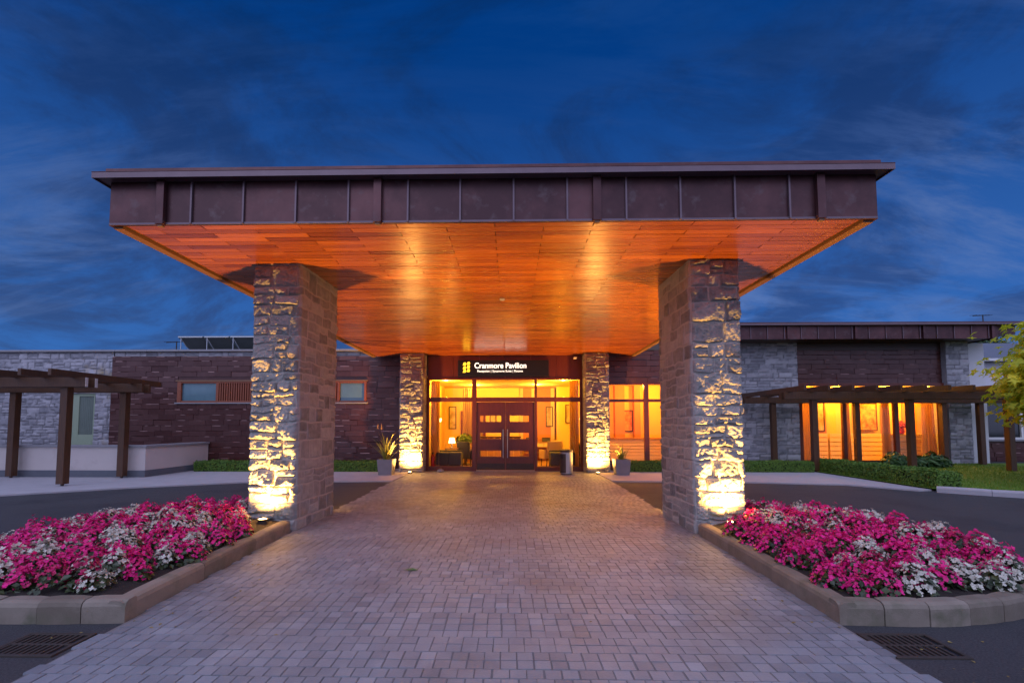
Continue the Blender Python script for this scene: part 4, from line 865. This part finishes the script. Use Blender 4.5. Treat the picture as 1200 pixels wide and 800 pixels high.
t = thing('lounge_sideboard', 'cream panelled sideboard with slatted front at the right lounge window', 'sideboard', (16.75, 20.6, 0))
part('table_top', 'in_wood', t, lambda b: b.box(16.1, 17.45, 20.35, 20.85, 1.15, 1.20), bevel=.006); part('panel', 'panelling', t, lambda b: [b.box(16.14, 17.41, 20.40, 20.82, .03 + k * .14, .03 + k * .14 + .12) for k in range(8)], bevel=.006)
t = thing('flower_vase', 'red vase with red flowers on the lounge sideboard', 'vase', (16.75, 20.6, 1.20))
part('vase_body', 'red', t, lambda b: b.lathe((16.75, 20.6, 1.202), [(.07, 0), (.12, .10), (.10, .2), (.05, .27), (.07, .3)], 18), smooth=True); part('bouquet', 'crimson', t, lambda b: leafy(b, (16.75, 20.6, 1.48), .22, .28, 160, .07))
t = thing('lounge_console', 'oak console with three dark shelves in the left lounge window', 'console', (13.0, 21.6, 0))
part('shelf', 'in_wood', t, lambda b: [b.box(12.55, 13.5, 21.4, 21.8, z, z + .05) for z in (.25, .55, .85, 1.1)], bevel=.004)
for x in (12.57, 13.48): part('side_panel', 'frame_dark', t, lambda b: b.box(x - .015, x + .015, 21.42, 21.78, .03, 1.098))
t = thing('table_lamp', 'glowing table lamp on the console in the left lounge window', 'lamp', (12.75, 21.6, 1.152)); part('base', 'metal_grey', t, lambda b: b.lathe((12.75, 21.6, 1.152), [(.07, 0), (.07, .015), (.018, .03), (.03, .12), (.015, .2)], 16), smooth=True); part('lamp_shade', 'lampshade', t, lambda b: b.lathe((12.75, 21.6, 1.152), [(.13, .18), (.09, .36)], 20), smooth=True)
# pergola on the right
pp = [(x, 16.15, .18, 2.42, .06) for x in (10.33, 13.48, 16.68, 19.9)] + [(x, 18.85, .18, 2.42, .03) for x in (10.45, 13.65, 16.95, 18.35)]
bm_ = [((9.3, y + s * .14, 2.54), (21, y + s * .14, 2.54), .075, .24) for y in (16.15, 18.85) for s in (-1, 1)]
rf = [((x, 15.1, 2.73), (x, 19.2, 2.73), .085, .16) for x in [9.45 + .74 * k for k in range(16)]]
pergola('dark timber pergola before the lit lounge windows', (14, 17.5, 0), pp, bm_, rf, [])
aerial(20.3, 20.5, 5.40, .85, 'television aerial on the roof above the golden tree')

# far right: white house, brick annex, trees beyond
wh = thing('white_house', 'white rendered house with slate roof beyond the lounge wing', 'building', (30, 28, 0))
part('wall', 'white_wall', wh, lambda b: b.box(24.5, 42, 27, 38, 0, 5.2)); part('roof', 'slate', wh, lambda b: b.add([(24.0, 26.5, 5.2), (42.5, 26.5, 5.2), (42.5, 38.5, 5.2), (24.0, 38.5, 5.2), (27.5, 32, 7.0), (39, 32, 7.0)], [(0, 1, 5, 4), (1, 2, 5), (2, 3, 4, 5), (3, 0, 4), (3, 2, 1, 0)]))
part('eave_board', 'plastic', wh, lambda b: b.box(24.0, 42.5, 26.44, 26.5, 5.08, 5.22))
an = thing('brick_annex', 'dark clad annex with a pale framed window behind the pergola end', 'building', (22, 21, 0))
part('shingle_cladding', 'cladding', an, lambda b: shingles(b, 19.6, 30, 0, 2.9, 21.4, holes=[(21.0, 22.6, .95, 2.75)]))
part('wall', 'render', an, lambda b: [b.box(19.5, 19.62, 21.3, 26, 0, 3.0), b.box(19.62, 30, 21.6, 26, 2.72, 3.0)]); part('roof', 'membrane', an, lambda b: b.box(19.4, 30, 21.2, 26, 3.002, 3.15))
af = part('window_frame', 'plastic', an, lambda b: [b.box(x0, x1, 21.36, 21.5, .95, 2.75) for x0, x1 in ((21.0, 21.09), (22.5, 22.6))] + [b.box(21.09, 22.5, 21.365, 21.495, z0, z1) for z0, z1 in ((.95, 1.04), (2.66, 2.75))], bevel=.005)
part('window_pane', 'dark_glass', af, lambda b: b.box(21.09, 22.5, 21.43, 21.44, 1.04, 2.66)); part('window_sill', 'coping', an, lambda b: b.box(20.95, 22.65, 21.28, 21.40, .88, .945), bevel=.005)

# ================================================================== PLANTS
def hedge(name, x0, x1, y0, y1, z0, z1, lab, n):
    b = MB(); nx_, ny_, nz_ = 30, 6, 4
    for _ in range(n):
        f = rnd.random(); A = (x1 - x0) * (y1 - y0), (x1 - x0) * (z1 - z0), (y1 - y0) * (z1 - z0)
        q = rnd.random() * (A[0] + 2 * A[1] + 2 * A[2]); x, y, z = rnd.uniform(x0, x1), rnd.uniform(y0, y1), rnd.uniform(z0, z1); j = rnd.gauss(0, .018) + .02 * math.sin(x * 5) * math.sin(y * 4.3)
        if q < A[0]: z = z1 + j; nn = (0, 0, 1)
        elif q < A[0] + A[1]: y = y0 + j; nn = (0, -1, .3)
        elif q < A[0] + 2 * A[1]: y = y1 + j; nn = (0, 1, .3)
        elif q < A[0] + 2 * A[1] + A[2]: x = x0 + j; nn = (-1, 0, .3)
        else: x = x1 + j; nn = (1, 0, .3)
        nn = [c + rnd.uniform(-.8, .8) for c in nn]
        leaf_card(b, (x, y, z), nn, rnd.uniform(.022, .04), asp=1.5)
    o = b.build(name, M['hedge']); rebase(o, ((x0 + x1) / 2, (y0 + y1) / 2, z0)); tag(o, lab, 'hedge', 'clipped low box hedges')
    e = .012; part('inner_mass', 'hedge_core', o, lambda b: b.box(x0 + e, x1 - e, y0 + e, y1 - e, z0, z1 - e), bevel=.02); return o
hedge('box_hedge', -10.35, -3.75, 15.85, 16.35, .0, .33, 'clipped low hedge along the copper shingle wall left of the entrance', 26000)
hedge('box_hedge', 3.95, 10.15, 15.95, 16.4, .0, .35, 'clipped low hedge between the right planter and the pergola post', 26000)
hedge('box_hedge', 10.42, 11.0, 11.75, 16.4, .0, .42, 'clipped low hedge running toward the viewer beside the lawn', 26000)
t = thing('leafy_shrub', 'broad leafy dark green shrub under the right lounge window', 'shrub', (15.4, 17.9, .05))
part('leaves', 'shrub', t, lambda b: [leafy(b, (14.1 + k * .34 + rnd.uniform(-.1, .1), 17.7 + rnd.uniform(-.2, .2), .05), rnd.uniform(.28, .42), rnd.uniform(.38, .62), 300, .10, 2.4, .7) for k in range(6)])
part('stem', 'bark', t, lambda b: [b.cyl((14.2 + k * .32, 17.7, .05), (14.2 + k * .32 + rnd.uniform(-.15, .15), 17.7, .45), .012, .006, 6) for k in range(6)])
def planter(x, y, w_, lab, plab, n, ln, sd):
    t = thing('square_planter', lab, 'planter', (x, y, 0), 'square grey planters flanking the entrance'); h_ = .50
    def pot(b):
        o = w_ / 2; i = o - .035; q = o - .04
        vs = [(-q, -q, 0.0), (q, -q, 0.0), (q, q, 0.0), (-q, q, 0.0), (-o, -o, h_), (o, -o, h_), (o, o, h_), (-o, o, h_), (-i, -i, h_), (i, -i, h_), (i, i, h_), (-i, i, h_), (-i, -i, h_ - .06), (i, -i, h_ - .06), (i, i, h_ - .06), (-i, i, h_ - .06)]
        b.add([(x + a, y + c, z) for a, c, z in vs], [(3, 2, 1, 0)] + [(k * 4 + j, k * 4 + (j + 1) % 4, k * 4 + 4 + (j + 1) % 4, k * 4 + 4 + j) for k in range(3) for j in range(4)], .5)
    part('pot', 'zinc', t, pot, bevel=.006); part('soil', 'soil', t, lambda b: b.box(x - w_ / 2 + .036, x + w_ / 2 - .036, y - w_ / 2 + .036, y + w_ / 2 - .036, h_ - .10, h_ - .05))
    b = MB()
    for k in range(n): blade(b, (x + rnd.uniform(-.08, .08), y + rnd.uniform(-.08, .08), h_ - .06), rnd.uniform(0, 6.283), ln * rnd.uniform(.55, 1.1), rnd.uniform(.05, .75), .038)
    o = b.build('sword_plant', M['spiky']); rebase(o, (x, y, h_ - .06)); tag(o, plab, 'plant', 'sword leaved plants in the entrance planters'); return o
planter(-3.66, 14.98, .48, 'square grey planter left of the entrance with a tall arching plant', 'tall arching yellow green sword leaved plant in the left planter', 46, 1.0, 1)
p2 = planter(3.70, 15.15, .48, 'square grey planter right of the entrance with a low spiky plant', 'low spiky yellow green plant in the right planter', 34, .62, 2)
b = MB()
for a in (2.6, 2.2): blade(b, (-3.66, 15.0, .5), a, 1.15, .35, .012, droop=.5); b.lathe((-3.66 + .75 * math.cos(a) * .6, 15.0 + .3, 1.42), [(.006, 0), (.022, .04), (.018, .14), (.004, .2)], 8)
t = bpy.data.objects['sword_plant']; o = b.build('flower_spike', M['trim_wood'], t)

def star_leaf(b, p, nrm, s, tone):
    nrm = Vector(nrm).normalized(); a = nrm.orthogonal().normalized(); a.rotate(Matrix.Rotation(rnd.uniform(0, 6.28), 3, nrm)); c = nrm.cross(a); p = Vector(p); vs = [p]
    for i in range(10):
        q = math.pi * (-.92 + 1.84 * i / 9); rr = s * ((1.0, .42)[i % 2] if i not in (0, 9) else .5) * (1.15 - .35 * abs(q) / 3.14); vs.append(p + a * math.cos(q) * rr + c * math.sin(q) * rr + nrm * (-.18 * rr * rr / s))
    b.add(vs, [(0, i, i + 1) for i in range(1, 10)], tone)
def tree(name, x, y, h, r, zc, lab, leaf, n, size, m, group=None, star=False, nclump=60, droop=0, rz=.8, trunk=.1):
    t = thing(name, lab, 'tree', (x, y, 0), group); g = random.Random(int(abs(x * 31 + y * 17))); limbs = []
    tr = MB(); q = Vector((x, y, 0)); pts = [q]
    for k in range(6): q = q + Vector((g.uniform(-.06, .06) * h / 4, g.uniform(-.06, .06) * h / 4, zc / 6)); pts.append(q)
    for k in range(6): tr.cyl(pts[k], pts[k + 1], trunk * (1 - k * .12), trunk * (1 - (k + 1) * .12), 10, cap=False)
    clumps = []
    for k in range(nclump):
        th = g.uniform(0, 6.283); ph = math.acos(g.uniform(-.75, 1)); rr = r * g.uniform(.55, 1.0)
        c = Vector((x + rr * math.sin(ph) * math.cos(th), y + rr * math.sin(ph) * math.sin(th), zc + rr * rz * math.cos(ph) - droop * (math.sin(ph) ** 2) * .3)); clumps.append(c)
        if k % 3 == 0:
            a = pts[3 + k % 4]; mid = a.lerp(c, .5) + Vector((0, 0, .12 * r)); tr.cyl(a, mid, trunk * .35, trunk * .2, 6, cap=False); tr.cyl(mid, c, trunk * .2, trunk * .06, 6, cap=False)
    tr.build('trunk', M['bark'], t, smooth=True)
    cr = MB()
    for k in range(n):
        c = clumps[g.randrange(nclump)]; cr_ = r * .27; p = c + Vector((g.gauss(0, cr_ * .75), g.gauss(0, cr_ * .75), g.gauss(0, cr_ * .35)))
        out = (p - Vector((x, y, zc))).normalized(); nn = out * .6 + Vector((g.uniform(-.6, .6), g.uniform(-.6, .6), g.uniform(.2, 1.0)))
        (star_leaf(cr, p, nn, size * g.uniform(.6, 1.2), g.random()) if star else leaf_card(cr, p, nn, size * g.uniform(.6, 1.3), g.random()))
    cr.build('crown', M[m], t); return t
tree('golden_acer', 15.3, 11.6, 4.3, 2.0, 2.95, 'golden yellow green maple leaning into the right edge over the lawn', None, 34000, .15, 'acer', star=True, nclump=190, droop=1.0, rz=.95, trunk=.09)
for x, y, h, r, zc, n, lab in ((26.5, 34, 8, 2.4, 6.0, 5000, 'rounded green tree above the white house roof'), (33, 36, 8, 2.4, 5.2, 5000, 'larger green tree behind the white house'), (41, 43, 10, 2.8, 7.2, 5000, 'green tree rising behind the white house roof at the right edge')):
    tree('garden_tree', x, y, h, r, zc, lab, None, n, .22, 'leaf_dark', 'trees beyond the white house', nclump=50, trunk=.2)
tree('garden_tree', 22.4, 29, 6.5, .9, 5.55, 'small green tree peeping over the lounge wing roof', None, 1600, .12, 'leaf_dark', 'trees beyond the white house', nclump=24, trunk=.1)

# ---- begonias: a few plants of each kind, then copies
def begonia(kind, seed):
    g = random.Random(seed); fo, bl = MB(), MB(); rr = g.uniform(.13, .165); hh = g.uniform(.19, .25)
    for _ in range(85):
        th = g.uniform(0, 6.283); q = rr * 1.05 * math.sqrt(g.random()); z = g.uniform(.02, hh * .85) * (1 - .45 * (q / rr) ** 2)
        leaf_card(fo, (q * math.cos(th), q * math.sin(th), z), (math.cos(th) * .7 + g.uniform(-.4, .4), math.sin(th) * .7 + g.uniform(-.4, .4), .8), g.uniform(.035, .06), g.random(), 1.25)
    for _ in range(g.randint(92, 112)):
        th = g.uniform(0, 6.283); q = rr * math.sqrt(g.random()) * 1.02; z = hh * (1 - .72 * (q / rr) ** 2) + g.uniform(-.03, .035)
        p = Vector((q * math.cos(th), q * math.sin(th), z)); n = Vector((math.cos(th) * q / rr * 1.1 + g.uniform(-.5, .5), math.sin(th) * q / rr * 1.1 + g.uniform(-.5, .5), .75)).normalized()
        a = n.orthogonal().normalized(); a.rotate(Matrix.Rotation(g.uniform(0, 6.28), 3, n)); c = n.cross(a); t = g.random(); np_ = g.choice((4, 4, 5)); s = g.uniform(.0115, .0195)
        for k in range(np_):
            an = 6.283 * k / np_ + g.uniform(-.15, .15); d = a * math.cos(an) + c * math.sin(an); e = n.cross(d); cup = g.uniform(.1, .6); sz = s * g.uniform(.8, 1.2)
            bl.add([p, p + d * sz * .55 - e * sz * .5 + n * sz * cup * .4, p + d * sz * 1.15 - e * sz * .25 + n * sz * cup, p + d * sz * 1.15 + e * sz * .25 + n * sz * cup, p + d * sz * .55 + e * sz * .5 + n * sz * cup * .4], [(0, 1, 2, 3, 4)], min(1, max(0, t + g.uniform(-.15, .15))))
    o = fo.build('begonia_plant', M['foliage']); bl.build('blossom', M[kind], o); return o
PROTO = {k: [begonia(k, 100 + 17 * i + len(k)) for i in range(n)] for k, n in (('pink', 6), ('crimson', 3), ('white', 5))}
used = set(); g = random.Random(19)
def soil_z(x, y, Q, c):
    best = 1
    for s in (.2, .4, .6, .8, .9, 1.0):
        X_, Y_ = c[0] + (x - c[0]) / s, c[1] + (y - c[1]) / s
        if inside(X_, Y_, Q): best = s; break
    return .10 + .16 * (1 - best ** 2)
for P, side, nm in ((BR, 1, 'right'), (BL, -1, 'left')):
    Q = [P[0], P[1]] + smooth_path([P[1]] + P[2:], 5)[1:]; c = (sum(p[0] for p in Q) / len(Q), 5.9); row = 0; y = 3.9
    while y < 8.2:
        x = min(p[0] for p in Q) - .3 + (.125 if row % 2 else 0)
        while x < max(p[0] for p in Q):
            px, py = x + g.uniform(-.05, .05), y + g.uniform(-.05, .05); ok = all(inside(px + dx, py + dy, Q) for dx, dy in ((.19, 0), (-.19, 0), (0, .2), (0, -.22)))
            if abs(px) < 3.74 and py > 6.86: ok = False
            if math.hypot(px - UPS[1 if side > 0 else 0][0], py - UPS[0][1]) < (.30 if side > 0 else .24): ok = False
            if ok:
                f = math.sin(px * 7.3 + py * 4.9 + side) + math.sin(py * 8.1 - px * 5.2 + 1.3 * side) * .9 + g.uniform(-1.5, 1.5)
                kind = 'white' if g.random() < (.44 if f > .3 else .22) else ('crimson' if g.random() < .14 else 'pink')
                src = g.choice(PROTO[kind]); bl0 = src.children[0]
                if src.name not in used: used.add(src.name); o = src
                else:
                    o = src.copy(); COL.objects.link(o); q = bl0.copy(); COL.objects.link(q); q.parent = o
                o.location = (px, py, soil_z(px, py, Q, c) - .01); o.rotation_euler = (g.uniform(-.12, .12), g.uniform(-.12, .12), g.uniform(0, 6.283)); k = g.uniform(.82, 1.10); o.scale = (k, k, k * g.uniform(.9, 1.15))
                tag(o, {'pink': 'bright pink flowering begonia', 'crimson': 'deep crimson flowering begonia', 'white': 'white flowering begonia'}[kind] + f' in the {nm} kerbed flower bed', 'flower', f'{kind} begonias in the {nm} flower bed')
            x += .238
        y += .206; row += 1
for k in PROTO:
    for o in PROTO[k]:
        if o.name not in used:
            for ch in list(o.children): bpy.data.objects.remove(ch)
            bpy.data.objects.remove(o)

# ================================================================== STREET FURNITURE
t = thing('litter_bin', 'tall round steel litter bin with a dark opening right of the doors', 'bin', (2.0, 15.35, 0)); x, y = 2.0, 15.35
part('bin_body', 'metal_grey', t, lambda b: b.lathe((x, y, 0), [(.19, .03), (.205, .035), (.205, .70), (.195, .71)], 32), smooth=False)
part('base', 'black', t, lambda b: b.lathe((x, y, .004), [(.175, 0), (.175, .026)], 28)); part('lid', 'metal_dark', t, lambda b: b.lathe((x, y, .712), [(.21, 0), (.215, .02), (.21, .06), (.16, .085), (.13, .078)], 32), smooth=False)
def opening(b):
    n = 12; vs = []
    for i in range(n + 1):
        a = R(178) + R(82) * i / n
        for z in (.06, .66): vs.append((x + .208 * math.cos(a), y + .208 * math.sin(a), z))
    b.add(vs, [(2 * i, 2 * i + 2, 2 * i + 3, 2 * i + 1) for i in range(n)])
part('side_panel', 'metal_dark', t, opening, smooth=True)
def slot(b):
    n = 6; vs = []
    for i in range(n + 1):
        a = R(196) + R(40) * i / n
        for z in (.50, .61): vs.append((x + .2105 * math.cos(a), y + .2105 * math.sin(a), z))
    b.add(vs, [(2 * i, 2 * i + 2, 2 * i + 3, 2 * i + 1) for i in range(n)])
part('opening', 'black', t, slot)
t = thing('door_stop', 'small pale stone door stop on the paving left of the doors', 'door stop', (-2.1, 15.95, .005))
part('stone_block', 'coping', t, lambda b: b.lathe((-2.1, 15.95, .005), [(.08, 0), (.12, .02), (.11, .07), (.05, .10)], 12), smooth=True); part('rope_loop', 'trim_wood', t, lambda b: [b.cyl((-2.1 + .045 * math.cos(k * .52), 15.95, .10 + .045 * math.sin(k * .52)), (-2.1 + .045 * math.cos((k + 1) * .52), 15.95, .10 + .045 * math.sin((k + 1) * .52)), .01, n=6) for k in range(6)])
def grate(pts, lab):
    (x0, y0), (x1, y1), sk = pts
    t = thing('drain_grate', lab, 'drain', ((x0 + x1) / 2, (y0 + y1) / 2, -.012), 'iron drain grates in the asphalt')
    part('frame', 'metal_dark', t, lambda b: [b.box(x0, x1, y0, y0 + .03, -.03, .001), b.box(x0, x1, y1 - .03, y1, -.03, .001), b.box(x0, x0 + .03, y0 + .03, y1 - .03, -.03, .001), b.box(x1 - .03, x1, y0 + .03, y1 - .03, -.03, .001)], bevel=.003)
    part('sump', 'black', t, lambda b: b.box(x0 + .03, x1 - .03, y0 + .03, y1 - .03, -.05, -.0105))
    part('bars', 'metal_dark', t, lambda b: [b.box(x0 + .03 + k * .042, x0 + .03 + k * .042 + .02, y0 + .03, y1 - .03, -.03, -.002) for k in range(int((x1 - x0 - .06) / .042))] + [b.box(x0 + .031, x1 - .031, (y0 + y1) / 2 - .01, (y0 + y1) / 2 + .01, -.03, -.001)], bevel=.002)
grate(((-3.33, 3.22), (-2.83, 3.58), 0), 'iron drain grate in the asphalt before the left flower bed kerb'); grate(((2.80, 3.32), (3.30, 3.70), 0), 'iron drain grate in the asphalt before the right flower bed kerb')
b = MB(); b.add([(-.9, 5.14, .012), (-.82, 5.10, .02), (-.74, 5.13, .014), (-.81, 5.18, .022), (-.78, 5.12, .024)], [(0, 1, 4, 3), (4, 1, 2, 3)]); o = b.build('fallen_leaf', M['leaf_green']); rebase(o, (-.82, 5.14, .008)); tag(o, 'small green leaf lying on the pale setts of the drive', 'leaf')

# ---- litter: fallen petals and small dry leaves along the kerbs
M['dry_leaf'] = material('dry_leaf', (0.16, 0.11, 0.03), (0.36, 0.28, 0.08), 0.8, tone=0.9)
b = MB(); g = random.Random(77)
for _ in range(150):
    sgn = g.choice((-1, 1)); q = g.random()
    if q < .35: x, y, z = sgn * g.uniform(2.2, 2.74), g.uniform(3.6, 7), .009
    elif q < .75: x, y, z = sgn * g.uniform(2.95, 4.6), g.uniform(2.7, 3.72), -.007
    else: x, y, z = sgn * g.uniform(.2, 2.6), g.uniform(2.9, 12), .009
    leaf_card(b, (x, y, z), (g.uniform(-.2, .2), g.uniform(-.2, .2), 1), g.uniform(.012, .028), asp=1.5)
struct(b.build('fallen_leaves', M['dry_leaf']), 'stuff')
